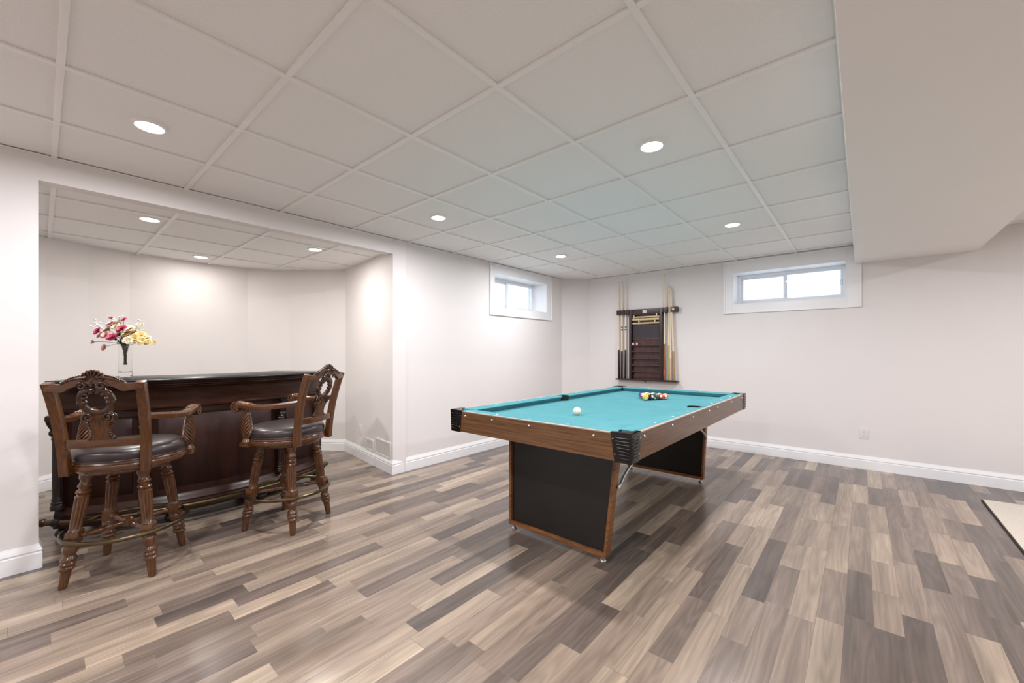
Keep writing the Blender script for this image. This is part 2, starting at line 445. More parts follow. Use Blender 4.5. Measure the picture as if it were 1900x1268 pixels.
for p in planks[:298]:
    mb = MB(); cx, cy = (p[0] + p[2]) / 2, (p[1] + p[3]) / 2
    plank_geo(mb, p, cx, cy)
    mb.build('plank', M['plank'], floor, angle=10, loc=(cx, cy, 0))
mb = MB()
for p in planks[298:]: plank_geo(mb, p)
tag(mb.build('planks', M['plank'], floor, angle=10), kind='stuff')

# ------------------------------------------------------------------ ceilings
T = 0.6096
GX, GY = -0.567, 0.052
def ceiling(name, z, x0, x1, y0, y1, gx, gy, label, poly=None):
    mb = MB()
    if poly: mb.prism(poly, z + 0.03, z + 0.16)
    else: mb.bb((x0, y0, z + 0.03), (x1, y1, z + 0.16))
    root = struct(mb.build(name, M['tile']), label=label)
    kx0 = math.floor((x0 - gx) / T); ky0 = math.floor((y0 - gy) / T)
    xs = [gx + T * k for k in range(kx0, kx0 + 40) if gx + T * k < x1 + T]
    ys = [gy + T * k for k in range(ky0, ky0 + 40) if gy + T * k < y1 + T]
    cache = {}
    for a in xs[:-1]:
        for b in ys[:-1]:
            l, r2, f, k2 = max(a, x0), min(a + T, x1), max(b, y0), min(b + T, y1)
            if r2 - l < 0.03 or k2 - f < 0.03: continue
            key = (round(r2 - l, 3), round(k2 - f, 3))
            if key not in cache:
                t = MB(); dx, dy = (r2 - l) / 2 - 0.0035, (k2 - f) / 2 - 0.0035
                e = 0.004
                up = [(-dx, -dy, 0.016), (dx, -dy, 0.016), (dx, dy, 0.016), (-dx, dy, 0.016)]
                md = [(q[0], q[1], 0.004) for q in up]
                lo = [(q[0] - e * (1 if q[0] > 0 else -1), q[1] - e * (1 if q[1] > 0 else -1), 0.001) for q in up]
                fs = [(8, 9, 10, 11)]
                for q in range(4):
                    j = (q + 1) % 4; fs += [(q, j, 4 + j, 4 + q), (4 + q, 4 + j, 8 + j, 8 + q)]
                t.add(up + md + lo, fs)
                cache[key] = t.mesh('ceiling_tile', M['tile'], 20)
            o = bpy.data.objects.new('ceiling_tile', cache[key]); COL.objects.link(o)
            o.parent = root; o.location = ((l + r2) / 2, (f + k2) / 2, z + 0.008)
    def tee(lo, hi):
        t = MB(); t.bb(lo, hi); t.build('ceiling_tee', M['tee'], root, bevel=0.0006)
    for a in xs:
        if x0 + 0.02 < a < x1 - 0.02: tee((a - 0.012, y0, z - 0.001), (a + 0.012, y1, z + 0.0085))
    for b in ys:
        if not (y0 + 0.02 < b < y1 - 0.02): continue
        for a in xs[:-1]:
            l, r2 = max(a + 0.012, x0), min(a + T - 0.012, x1)
            if r2 - l > 0.02: tee((l, b - 0.012, z - 0.0005), (r2, b + 0.012, z + 0.0085))
    return root
SX0, SX1, SZ = -0.055, 0.81, 2.17
ceiling('ceiling', H, XL, SX0, YF, YB, GX, GY, 'suspended ceiling of square white tiles in a white grid')
ceiling('ceiling_side', H, SX1, XR, YF, YB, GX, GY, 'ceiling beyond the dropped soffit on the right')
apoly = [Vector(p) for p in ALC] + [Vector((XL - TH, -0.98))]
ceiling('ceiling_alcove', HA, -5.9, XL - TH, -1.1, 2.75, -4.0125, GY, 'lower tiled ceiling inside the bar alcove')
s = MB(); s.bb((SX0, YF, SZ), (SX1, YB, H + 0.19))
struct(s.build('ceiling_soffit', M['soffit'], bevel=0.004), label='boxed-in smooth dropped soffit running along the right of the ceiling')
s = MB()      # slim wall angle where tiles meet walls
s.bb((XL, YF, H - 0.001), (XL + 0.02, CH0[1], H + 0.003)); s.bb((CH1[0], YB - 0.02, H - 0.001), (SX0, YB, H + 0.003)); s.bb((SX0 - 0.016, YF, H - 0.001), (SX0, YB, H + 0.003))
struct(s.build('trim_1', M['tee']), label='slim white wall angle edging the tiled ceiling')

# ------------------------------------------------------------------ windows
def window(name, along, plane, o, i, label, flip):
    """along 'y': on the left wall (outside is -x); along 'x': on the back wall (outside is +y)"""
    def P(u, d, z):       # u along the wall, d depth outward from the wall face (negative = into the room)
        return Vector((plane - d, u, z)) if along == 'y' else Vector((u, plane + d, z))
    def bx(mb, u0, u1, d0, d1, z0, z1):
        a, b = P(u0, d0, z0), P(u1, d1, z1)
        mb.bb([min(p, q) for p, q in zip(a, b)], [max(p, q) for p, q in zip(a, b)])
    root = empty(name, P((o[0] + o[1]) / 2, 0, o[2]), kind='structure', label=label)
    def part(nm, mb, m, bevel=0.0, par=root):
        ob = mb.build(nm, m, None, bevel=bevel); ob.parent = par
        ob.matrix_parent_inverse = Matrix.Translation(-root.location)
        return ob
    # casing: four mitred-look boards with a raised outer bead
    for u0, u1, z0, z1 in ((o[0], i[0], o[2], o[3]), (i[1], o[1], o[2], o[3]), (i[0], i[1], o[2], i[2]), (i[0], i[1], i[3], o[3])):
        m = MB(); bx(m, u0, u1, -0.014, 0, z0, z1)
        part('casing', m, M['trim'], 0.003)
    m = MB(); e = 0.02
    bx(m, o[0], o[0] + e, -0.021, -0.012, o[2], o[3]); bx(m, o[1] - e, o[1], -0.021, -0.012, o[2], o[3]); bx(m, o[0] + e, o[1] - e, -0.021, -0.012, o[2], o[2] + e); bx(m, o[0] + e, o[1] - e, -0.021, -0.012, o[3] - e, o[3])
    part('backband', m, M['trim'], 0.003)
    # reveal lining
    m = MB(); t = 0.008
    bx(m, i[0], i[0] + t, -0.014, DEP, i[2], i[3]); bx(m, i[1] - t, i[1], -0.014, DEP, i[2], i[3]); bx(m, i[0] + t, i[1] - t, -0.014, DEP, i[2], i[2] + t); bx(m, i[0] + t, i[1] - t, -0.014, DEP, i[3] - t, i[3])
    part('reveal', m, M['trim'])
    # vinyl frame
    u0, u1, z0, z1 = i[0] + t, i[1] - t, i[2] + t, i[3] - t
    f = 0.028
    m = MB()
    bx(m, u0, u0 + f, DEP - 0.06, DEP, z0, z1); bx(m, u1 - f, u1, DEP - 0.06, DEP, z0, z1); bx(m, u0 + f, u1 - f, DEP - 0.06, DEP, z0, z0 + f); bx(m, u0 + f, u1 - f, DEP - 0.06, DEP, z1 - f, z1)
    part('frame', m, M['vinyl'], 0.003)
    um = u0 + (u1 - u0) * 0.47
    for (a, b, d0, s0) in ((u0 + f, um + 0.018, DEP - 0.024, 0.03), (um - 0.018, u1 - f, DEP - 0.05, 0.022)):
        m = MB(); zz0, zz1 = z0 + f, z1 - f
        bx(m, a, a + s0, d0, d0 + 0.02, zz0, zz1); bx(m, b - s0, b, d0, d0 + 0.02, zz0, zz1); bx(m, a + s0, b - s0, d0, d0 + 0.02, zz0, zz0 + s0 * 1.3); bx(m, a + s0, b - s0, d0, d0 + 0.02, zz1 - s0, zz1)
        sash = part('sash', m, M['vinyl'], 0.002)
        m = MB(); bx(m, a + s0, b - s0, d0 + 0.008, d0 + 0.012, zz0 + s0 * 1.3, zz1 - s0)
        m.build('pane', M['glass'], sash)
    m = MB(); ul = u1 - f - 0.016; zc = (z0 + z1) / 2
    bx(m, ul - 0.012, ul + 0.012, DEP - 0.062, DEP - 0.05, zc - 0.03, zc + 0.03)
    part('latch', m, M['vinyl'], 0.003)
    return root
window('window_1', 'y', XL, W1['o'], W1['i'], 'small white sliding basement window on the left wall', False)
window('window_2', 'x', YB, W2['o'], W2['i'], 'small white sliding basement window on the back wall', False)

# ------------------------------------------------------------------ recessed lamps
def make_lamp(x, y, z, label, group, watts, spread=LAMP_SPREAD, colour=LAMP_COL):
    root = empty('recessed_light', (x, y, z), label=label, cat='light', group=group)
    m = MB(); m.lathe([(0.056, 0.009), (0.056, -0.004), (0.058, -0.006), (0.064, -0.005), (0.067, 0.009)], 32, cap=False)
    m.build('trim_ring', M['tee'], root)
    m = MB(); m.lathe([(0.001, -0.004), (0.040, -0.004), (0.0565, -0.002)], 32, cap=False)
    m.build('lens', M['lens'], root)
    ld = bpy.data.lights.new('lamp_light', 'AREA'); ld.shape = 'DISK'; ld.size = 0.11
    ld.energy = watts; ld.color = colour; ld.spread = R_(spread)
    lo = bpy.data.objects.new('lamp_light', ld); COL.objects.link(lo); lo.parent = root; lo.location = (0, 0, -0.008)
G1 = 'recessed ceiling lights'
for x, y, lb in ((-2.70, 0.357, 'recessed ceiling light nearest the left pillar, left of the header'),
                 (-2.70, 2.186, 'recessed ceiling light in front of the end of the alcove header'),
                 (-2.70, 4.014, 'recessed ceiling light in the far corner beside the left window'),
                 (-0.872, 2.186, 'large bright recessed ceiling light above the near end of the pool table'),
                 (-0.872, 4.014, 'recessed ceiling light in front of the back wall window')):
    make_lamp(x, y, H, lb, G1, LAMP_W)
for x, y, lb in ((-4.13, 0.547, 'recessed alcove light above the flower vase, leftmost in the alcove'),
                 (-5.36, 1.12, 'recessed alcove light farthest back against the bowed wall'),
                 (-4.11, 1.78, 'recessed alcove light on the right above the bar stool')):
    make_lamp(x, y, HA, lb, 'recessed alcove lights', LAMP_W * (0.19 if x < -5 else 0.75 if y < 1 else 0.52), 180, (1.0, 0.965, 0.92))
for x, y in ((-2.70, -1.47), (-0.872, 0.357), (-0.872, -1.47), (1.57, 0.357), (1.57, 2.186), (1.57, 4.014), (1.57, -1.47)):
    make_lamp(x, y, H, 'recessed ceiling light outside the picture behind the viewer', 'recessed lights out of view', LAMP_W)

# ------------------------------------------------------------------ pool table
TC = Vector((-1.52, 3.17, 0)); TW, TL, TZ = 1.335, 2.57, 0.83
def pool_table():
    root = empty('pool_table', TC, label='pool table with teal cloth, wood-grain sides and black corner caps', cat='pool table')
    hw, hl = TW / 2, TL / 2
    zb, BED = 0.687, 0.787
    RW = 0.115       # rail width (cloth top)
    SL = 0.004       # inward slope of the apron at its foot
    # aprons: four sloped boards
    def apron(p, q, n):
        p, q, n = Vector(p), Vector(q), Vector(n)
        o = MB(); t = 0.022
        vs = []
        for e in (p, q):
            vs += [e + Vector((0, 0, TZ - 0.006)), e - n * t + Vector((0, 0, TZ - 0.006)), e - n * (t + SL) + Vector((0, 0, zb)), e - n * SL + Vector((0, 0, zb))]
        o.add(vs, [(0, 1, 2, 3), (7, 6, 5, 4), (0, 4, 5, 1), (1, 5, 6, 2), (2, 6, 7, 3), (3, 7, 4, 0)])
        return o.build('apron', M['laminate'], root)
    cc = 0.115       # length of corner cap
    apron((-hw + 0.05, -hl, 0), (hw - 0.05, -hl, 0), (0, -1, 0)); apron((-hw + 0.05, hl, 0), (hw - 0.05, hl, 0), (0, 1, 0))
    apron((-hw, -hl + 0.05, 0), (-hw, hl - 0.05, 0), (-1, 0, 0)); apron((hw, -hl + 0.05, 0), (hw, hl - 0.05, 0), (1, 0, 0))
    # pale edge strip on top of each apron
    for lo, hi in (((-hw + cc, -hl, TZ - 0.006), (hw - cc, -hl + 0.02, TZ)), ((-hw + cc, hl - 0.02, TZ - 0.006), (hw - cc, hl, TZ)),
                   ((-hw, -hl + cc, TZ - 0.006), (-hw + 0.02, hl - cc, TZ)), ((hw - 0.02, -hl + cc, TZ - 0.006), (hw, hl - cc, TZ))):
        m = MB(); m.bb(lo, hi); m.build('edge_strip', M['cream'], root, bevel=0.0015)
    # bed
    m = MB(); m.bb((-hw + 0.05, -hl + 0.05, BED - 0.05), (hw - 0.05, hl - 0.05, BED)); m.build('bed', M['felt'], root)
    # cushioned rails: cross-section (distance inward from outer edge, z)
    sec = [(0.018, BED - 0.01), (0.018, TZ - 0.003), (0.03, TZ + 0.001), (0.085, TZ), (RW, TZ - 0.003), (RW + 0.003, TZ - 0.007), (RW - 0.03, BED - 0.004)]
    def rail(a, b, n, pa, pb):
        """a->b along the outer edge, n inward; pa/pb pocket cut length on the nose side"""
        a, b, n = Vector(a), Vector(b), Vector(n); t = (b - a).normalized()
        rings = []
        for e, s, cut in ((a, 1, pa), (b, -1, pb)):
            rings.append([e + t * (s * cut * (d / RW)) + n * d + Vector((0, 0, z)) for d, z in sec])
        m = MB(); m.loft(rings); return m.build('rail', M['felt'], root, angle=40)
    pk = 0.075       # corner pocket half mouth
    for sy in (-1, 1):
        rail((-hw + pk, sy * hl, 0), (hw - pk, sy * hl, 0), (0, -sy, 0), 0.045, 0.045)
    for sx in (-1, 1):
        rail((sx * hw, -hl + pk, 0), (sx * hw, -0.05, 0), (-sx, 0, 0), 0.045, 0.012)
        rail((sx * hw, 0.05, 0), (sx * hw, hl - pk, 0), (-sx, 0, 0), 0.012, 0.045)
    # diamonds
    dm = MB()
    inl = []
    for k in (-1, 0, 1):
        for sy in (-1, 1): inl.append((k * (TW - 0.25) / 4, sy * (hl - 0.045)))
    for k in (-3, -2, -1, 1, 2, 3):
        for sx in (-1, 1): inl.append((sx * (hw - 0.045), k * (TL - 0.25) / 8))
    proto = None
    for px, py in inl:
        if proto is None:
            m = MB(); m.lathe([(0.0001, 0.0015), (0.006, 0.0015), (0.0075, 0.0)], 12, cap=False); proto = m.build('sight', M['pearl'], root, loc=(px, py, TZ + 0.0008))
        else:
            o = proto.copy(); COL.objects.link(o); o.location = (px, py, TZ + 0.0008)
    # corner caps: ribbed L-shaped castings
    for sx in (-1, 1):
        for sy in (-1, 1):
            cap = MB(); t = 0.012; g = 0.004
            def pt(u, v, z):   # u along x from corner, v along y from corner (inward positive), outward slope with z
                k = (TZ - z) / (TZ - zb) * SL
                return Vector((sx * (hw + g - k - u), sy * (hl + g - k - v), z))
            zt, z0 = TZ + 0.004, zb - 0.004
            lt, lb2 = cc, cc - 0.024
            # end face slab & side face slab as lofts between top and bottom outlines
            top = [pt(0, 0, zt), pt(lt, 0, zt), pt(lt, t, zt), pt(t, t, zt), pt(t, lt, zt), pt(0, lt, zt)]
            bot = [pt(0, 0, z0), pt(lb2, 0, z0), pt(lb2, t, z0), pt(t, t, z0), pt(t, lb2, z0), pt(0, lb2, z0)]
            cap.loft([top, bot])
            # top plate with round pocket notch
            pl = [pt(0, 0, zt), pt(lt, 0, zt)]
            arc = []
            for k in range(11):
                aa = R_(90 * k / 10)
                arc.append(pt(lt - (lt - 0.03) * math.sin(aa), lt - (lt - 0.03) * math.cos(aa), zt))
            arc = [pt(lt, 0.028, zt)] + arc[1:-1] + [pt(0.028, lt, zt)]
            poly = pl + arc + [pt(0, lt, zt)]
            lowp = [p - Vector((0, 0, 0.007)) for p in poly]
            cap.loft([poly, lowp])
            co = cap.build('corner_cap', M['black'], root, bevel=0.0015)
            for face in (0, 1):
                for k in range(7):
                    z = zt - 0.026 - k * 0.0168
                    kk = 0.5 * (1 - k / 6.0)
                    ln = lt - 0.03 - 0.024 * (k / 6.0)
                    r1, r2 = 0.014, ln
                    rb = MB()
                    pp = [(pt(r1, -0.001, z) if face == 0 else pt(-0.001, r1, z)), (pt(r2, -0.001, z) if face == 0 else pt(-0.001, r2, z))]
                    rb.tube(pp, 0.005, 10)
                    rb.ball(pp[0], 0.005, 10, 6); rb.ball(pp[1], 0.005, 10, 6)
                    rb.build('rib', M['black'], co)
                for z, u in ((zt - 0.034, lt - 0.014), (zt - 0.112, lt - 0.026)):
                    p = pt(u, 0, z) if face == 0 else pt(0, u, z)
                    sb = MB(); sb.ball(p, 0.0035, 8, 6); sb.build('screw', M['steel'], co)
    # pockets
    for sx in (-1, 1):
        for sy in (-1, 1):
            m = MB(); c = (sx * (hw - 0.075), sy * (hl - 0.075))
            m.lathe([(0.055, TZ - 0.004), (0.052, TZ - 0.02), (0.05, BED + 0.0012), (0.0001, BED + 0.0012)], 24, Matrix.Translation((c[0], c[1], 0)), cap=False)
            m.build('pocket', M['pocket'], root)
        m = MB(); c = (sx * (hw - 0.092), 0)
        m.lathe([(0.05, TZ - 0.001), (0.047, TZ - 0.001), (0.046, TZ - 0.02), (0.045, BED + 0.0012), (0.0001, BED + 0.0012)], 24, Matrix.Translation((c[0], c[1], 0)), cap=False)
        m.build('pocket', M['pocket'], root)
        m = MB(); m.bb((min(sx * (hw - 0.018), sx * (hw - 0.052)), -0.052, TZ - 0.03), (max(sx * (hw - 0.018), sx * (hw - 0.052)), 0.052, TZ - 0.0015)); m.build('pocket_bridge', M['felt'], root, bevel=0.002)
    # apron screws
    zs = TZ - 0.03; k = SL * 0.03 / (TZ - zb)
    pts = [(x_, sy * (hl - k + 0.001), zs) for sy in (-1, 1) for x_ in (-0.52, -0.27, 0.03, 0.46)]
    pts += [(sx * (hw - k + 0.001), y_, zs) for sx in (-1, 1) for y_ in (-1.13, -0.72, -0.33, 0.05, 0.28, 0.72, 1.13)]
    for p in pts:
        m = MB(); m.ball(p, 0.0075, 10, 6); m.build('apron_screw', M['steel'], root)
    # leg frames
    for sy in (-1, 1):
        yb0, yt0 = sy * 1.0 if sy < 0 else 0.90, sy * 0.94 if sy < 0 else 0.85
        lg = empty('leg_frame', (0, 0, 0)); lg.parent = root
        cx = 0.02
        def q(u, z, d=0.0):
            f = (z - 0.035) / (zb + 0.02 - 0.035)
            return Vector((cx + u * (0.372 + 0.05 * f), yb0 + (yt0 - yb0) * f + d, z))
        th = 0.06; za, zc = 0.035, zb + 0.02
        m = MB()
        m.loft([[q(-0.96, za + 0.02, -0.006 - 0.005), q(0.96, za + 0.02, -0.011), q(0.96, zc, -0.011), q(-0.96, zc, -0.011)],
                [q(-0.96, za + 0.02, 0.011), q(0.96, za + 0.02, 0.011), q(0.96, zc, 0.011), q(-0.96, zc, 0.011)]])
        m.build('leg_panel', M['blackpanel'], lg)
        for s1 in (-1, 1):
            m = MB(); a, b = s1 * 0.955, s1 * 1.0
            lo, hi = min(a, b), max(a, b)
            m.loft([[q(lo, za, -0.03), q(hi, za, -0.03), q(hi, za, 0.03), q(lo, za, 0.03)], [q(lo, zc, -0.03), q(hi, zc, -0.03), q(hi, zc, 0.03), q(lo, zc, 0.03)]])
            m.build('leg_stile', M['legtrim'], lg, bevel=0.002)
            m = MB(); p = q(s1 * 0.93, 0.0)
            p.z = 0
            m.lathe([(0.017, 0.001), (0.018, 0.006), (0.012, 0.012), (0.006, 0.016), (0.006, 0.036)], 16, Matrix.Translation((p.x, p.y, 0)))
            m.build('leveller_foot', M['steel'], lg)
        m = MB(); m.loft([[q(-0.955, za, -0.03), q(-0.955, za, 0.03), q(-0.955, za + 0.024, 0.03), q(-0.955, za + 0.024, -0.03)], [q(0.955, za, -0.03), q(0.955, za, 0.03), q(0.955, za + 0.024, 0.03), q(0.955, za + 0.024, -0.03)]])
        m.build('leg_rail', M['legtrim'], lg, bevel=0.002)
        # folding brace
        sgn = -sy
        for s1 in (-1, 1):
            x_ = q(s1 * 1.0, 0.5).x + s1 * 0.006
            ys = q(0, 0.44).y
            path = [(x_, ys + sgn * 0.035, 0.442), (x_, ys + sgn * 0.05, 0.452), (x_, ys + sgn * 0.085, 0.482), (x_, ys + sgn * 0.14, 0.512), (x_, ys + sgn * 0.25, 0.556), (x_, ys + sgn * 0.40, 0.625), (x_, ys + sgn * 0.52, 0.69)]
            m = MB(); m.tube(path, 0.0085, 8, up=Vector((1, 0, 0))); m.ball((x_, ys + sgn * 0.028, 0.436), (0.01, 0.016, 0.018), 10, 6)
            m.build('leg_brace', M['steel'], lg)
    return root
pool_table()

# ------------------------------------------------------------------ balls
BEDZ, BR = 0.787, 0.0286
def ball_mat(name, rgb, stripe):
    m = bpy.data.materials.new(name); m.use_nodes = True
    nt = m.node_tree; N = nt.nodes; L = nt.links; b = N['Principled BSDF']
    b.inputs['Roughness'].default_value = 0.08; b.inputs['Coat Weight'].default_value = 0.6
    tc = N.new('ShaderNodeTexCoord'); sp = N.new('ShaderNodeSeparateXYZ'); L.new(tc.outputs['Object'], sp.inputs[0])
    iv, cl = lin((238, 230, 208)), lin(rgb)
    # number disc on local +-y
    ab = N.new('ShaderNodeMath'); ab.operation = 'ABSOLUTE'; L.new(sp.outputs['Y'], ab.inputs[0])
    g1 = N.new('ShaderNodeMath'); g1.operation = 'GREATER_THAN'; g1.inputs[1].default_value = BR * 0.9; L.new(ab.outputs[0], g1.inputs[0])
    az = N.new('ShaderNodeMath'); az.operation = 'ABSOLUTE'; L.new(sp.outputs['Z'], az.inputs[0])
    g2 = N.new('ShaderNodeMath'); g2.operation = 'GREATER_THAN'; g2.inputs[1].default_value = BR * (0.55 if stripe else 2.0); L.new(az.outputs[0], g2.inputs[0])
    mxm = N.new('ShaderNodeMath'); mxm.operation = 'MAXIMUM'; L.new(g1.outputs[0], mxm.inputs[0]); L.new(g2.outputs[0], mxm.inputs[1])
    mix = N.new('ShaderNodeMix'); mix.data_type = 'RGBA'
    L.new(mxm.outputs[0], mix.inputs['Factor']); mix.inputs['A'].default_value = (*cl, 1); mix.inputs['B'].default_value = (*iv, 1)
    L.new(mix.outputs['Result'], b.inputs['Base Color'])
    return m
bmesh0 = MB().ball((0, 0, 0), BR, 24, 16)
def pool_ball(name, x, y, m, label, group, rot=(0, 0, 0)):
    o = bmesh0.build(name, m, None, angle=80, loc=(x, y, BEDZ + BR + 0.0003)); o.rotation_euler = rot
    return tag(o, label, 'ball', group)
pool_ball('cue_ball', -1.53, 2.485, mat('cue_ball_ivory', (242, 232, 208), 0.08, noise=0.01, coat=0.5), 'ivory white cue ball alone on the teal cloth', None)
C = dict(yellow=(236, 186, 40), blue=(40, 60, 140), red=(206, 52, 60), purple=(86, 50, 110), orange=(236, 110, 44), green=(24, 84, 66), maroon=(120, 40, 44), black=(20, 20, 22))
rows = [[('yellow', 0), ('black', 0), ('green', 0), ('red', 0), ('orange', 1)],
        [('blue', 1), ('yellow', 1), ('maroon', 0), ('purple', 1)],
        [('red', 1), ('orange', 0), ('green', 1)],
        [('purple', 0), ('maroon', 1)], [('blue', 0)]]
rown = ['in the front row of the racked triangle', 'in the second row of the racked triangle', 'in the third row of the racked triangle', 'in the fourth row of the racked triangle', 'at the far tip of the racked triangle']
bmats = {}
e0 = Vector((0.117, 0.218)).normalized(); n0 = Vector((-e0.y, e0.x))
st = Vector((-1.506, 3.628)); dd = 0.0576
for r, rw in enumerate(rows):
    for k, (c, s) in enumerate(rw):
        p = st + e0 * (dd * (k + r * 0.5)) + n0 * (dd * 0.866 * r)
        if (c, s) not in bmats: bmats[(c, s)] = ball_mat('ball_' + c + ('_stripe' if s else ''), C[c], s)
        random.seed(r * 7 + k)
        rot = (random.uniform(-0.5, 0.5), random.uniform(-0.4, 0.4), YAW + random.uniform(-0.6, 0.6))
        pool_ball('pool_ball', p.x, p.y, bmats[(c, s)], ('%s pool ball %s' % (c + (' and white striped' if s else ' solid'), rown[r])), 'racked pool balls', rot)

# ------------------------------------------------------------------ cue rack
RY = YB
def cue_rack():
    xc = -2.325; z0 = 0.84
    root = empty('cue_rack', (xc, RY, z0), label='dark mahogany wall rack for cues and balls on the back wall', cat='cue rack')
    def part(nm, lo, hi, m, bevel=0.0, par=root):
        b = MB(); b.bb((lo[0] - xc, lo[1] - RY, lo[2] - z0), (hi[0] - xc, hi[1] - RY, hi[2] - z0))
        return b.build(nm, m, par, bevel=bevel)
    D = 0.075
    xl, xr, zt = -2.565, -2.085, 1.845
    part('back_board', (xl, RY - 0.018, z0), (xr, RY - 0.001, zt), M['rackwood'])
    part('side_panel', (xl, RY - D, z0), (xl + 0.035, RY - 0.018, zt), M['rackdark'], 0.002)
    part('side_panel', (xr - 0.035, RY - D, z0), (xr, RY - 0.018, zt), M['rackdark'], 0.002)
    h = part('header_board', (xl + 0.035, RY - 0.06, zt - 0.085), (xr - 0.035, RY - 0.018, zt), M['rackdark'], 0.002)
    part('name_plate', (-2.365, RY - 0.064, zt - 0.062), (-2.305, RY - 0.06, zt - 0.018), M['plate'], 0.0, h)
    for k, zz in enumerate((1.73, 1.695, 1.64)):
        b = MB(); hh = (0.011, 0.017, 0.012)[k]
        b.tube([(xl + 0.045 - xc, -0.045, zz - z0), (xr - 0.045 - xc, -0.045, zz - z0)], hh, 10)
        b.build('score_rod', M['bamboo'], root)
    for x_, zz in ((-2.50, 1.735), (-2.165, 1.745), (-2.42, 1.65), (-2.19, 1.66)):
        part('rod_clip', (x_ - 0.008, RY - 0.066, zz - 0.025), (x_ + 0.008, RY - 0.02, zz + 0.025), M['bamboo'], 0.002)
    part('chalkboard', (xl + 0.04, RY - 0.026, 1.425), (xr - 0.04, RY - 0.018, 1.60), M['slate'])
    part('chalkboard_rail', (xl + 0.035, RY - 0.034, 1.405), (xr - 0.035, RY - 0.018, 1.425), M['rackwood'], 0.002)
    for zz in (1.325, 1.235, 1.135, 1.04, 0.945):
        part('ball_shelf', (xl + 0.035, RY - 0.07, zz - 0.008), (xr - 0.035, RY - 0.018, zz + 0.008), M['rackwood'], 0.003)
    part('base_panel', (xl + 0.05, RY - 0.03, z0 + 0.02), (xr - 0.05, RY - 0.018, 0.925), M['rackwood'], 0.003)
    sh = part('cue_shelf', (-2.765, RY - 0.10, z0 - 0.02), (-1.878, RY - 0.001, z0), M['rackdark'], 0.004)
    b = MB(); b.ball((-2.33 - xc, -0.06, -0.032), 0.012, 10, 6); b.build('knob', M['rackdark'], sh)
    # slotted cross bars at both sides
    for lo, hi, gaps in ((-2.755, xl, (-2.725, -2.683, -2.625)), (xr, -1.885, (-2.055, -2.0, -1.975))):
        part('cue_bar', (lo, RY - 0.03, 1.775), (hi, RY - 0.001, 1.845), M['rackdark'], 0.002)
        g = [lo] + list(gaps) + [hi]
        for a, c in zip(g[:-1], g[1:]):
            u, v = a + (0.008 if a != lo else 0), c - (0.008 if c != hi else 0)
            if v - u > 0.012: part('cue_clip', (u, RY - 0.085, 1.775), (v, RY - 0.03, 1.845), M['rackdark'], 0.003)
    b = MB(); b.lathe([(0.0001, 0.004), (0.016, 0.004), (0.018, 0.0)], 14, Matrix.Translation((-1.93 - xc, -0.086, 1.81 - z0)) @ Matrix.Rotation(PI / 2, 4, 'X'), cap=False)
    b.build('round_plug', M['bamboo'], root)
    return root
cue_rack()
SHZ = 0.8405
def cue(bx, tx, tz, y0, y1, butt, label, wrap=None, blen=0.30, rings=False):
    """cue standing on the rack shelf, leaning from (bx,y0) to (tx,y1,tz)"""
    base, top = Vector((bx, y0, SHZ)), Vector((tx, y1, tz))
    ax = top - base; ln = ax.length
    q = Vector((0, 0, 1)).rotation_difference(ax.normalized())
    root = empty('cue_stick', base, label=label, cat='cue', group='cues in the wall rack')
    Mx = q.to_matrix().to_4x4()
    rb, rt = 0.0155, 0.0068
    R = lambda z: rb + (rt - rb) * (z / ln)
    b = MB(); b.lathe([(R(blen), blen), (R(ln - 0.03), ln - 0.03)], 12, Mx); b.build('shaft', M['ash'], root)
    b = MB(); b.lathe([(rb * 0.8, 0.003), (rb, 0.008), (R(blen), blen)], 12, Mx); bo = b.build('butt', butt, root)
    b = MB(); b.lathe([(rb * 0.7, 0.0), (rb * 0.85, 0.004)], 12, Mx); b.build('bumper', M['pocket'], root)
    b = MB(); b.lathe([(R(ln), ln - 0.03), (R(ln), ln - 0.008)], 10, Mx); b.build('ferrule', M['ferrule'], root)
    b = MB(); b.lathe([(R(ln), ln - 0.008), (R(ln) * 0.8, ln)], 10, Mx); b.build('tip', M['tip'], root)
    if wrap:
        b = MB(); b.lathe([(rb * 1.04, 0.06), (R(0.15) * 1.05, 0.15)], 12, Mx); b.build('wrap', wrap, bo)
    if rings:
        for zz in (0.705, 0.745):
            b = MB(); b.lathe([(R(zz) * 1.12, zz), (R(zz) * 1.12, zz + 0.018)], 12, Mx); b.build('joint_ring', M['cuedark'], root)
yb, yt = RY - 0.062, RY - 0.045
cue(-2.728, -2.745, 2.262, yb, yt, M['cuedark'], 'dark-butted cue at the far left of the wall rack', blen=0.42)
cue(-2.684, -2.683, 2.262, yb, yt, M['cuedark'], 'dark-butted ringed cue in the middle of the left trio in the wall rack', blen=0.40, rings=True)
cue(-2.628, -2.622, 2.305, yb, yt, M['cuedark'], 'taller dark-butted ringed cue beside the left edge of the rack', blen=0.42, rings=True)
cue(-2.053, -2.060, 2.292, yb, yt, M['cueorange'], 'tall cue with amber butt and red wrap beside the rack right edge', wrap=M['cuered'], blen=0.50)
cue(-2.003, -1.998, 2.14, yb, yt, M['cuegreen'], 'short cue with olive butt in the right group of the rack', blen=0.48)
cue(-1.968, -1.984, 2.12, yb - 0.004, yt, M['cuepink'], 'short cue with rosy butt in the right group of the rack', blen=0.30)
cue(-1.922, -1.971, 2.10, yb, yt, M['cuetan'], 'leaning tan cue at the far right of the wall rack', blen=0.40)
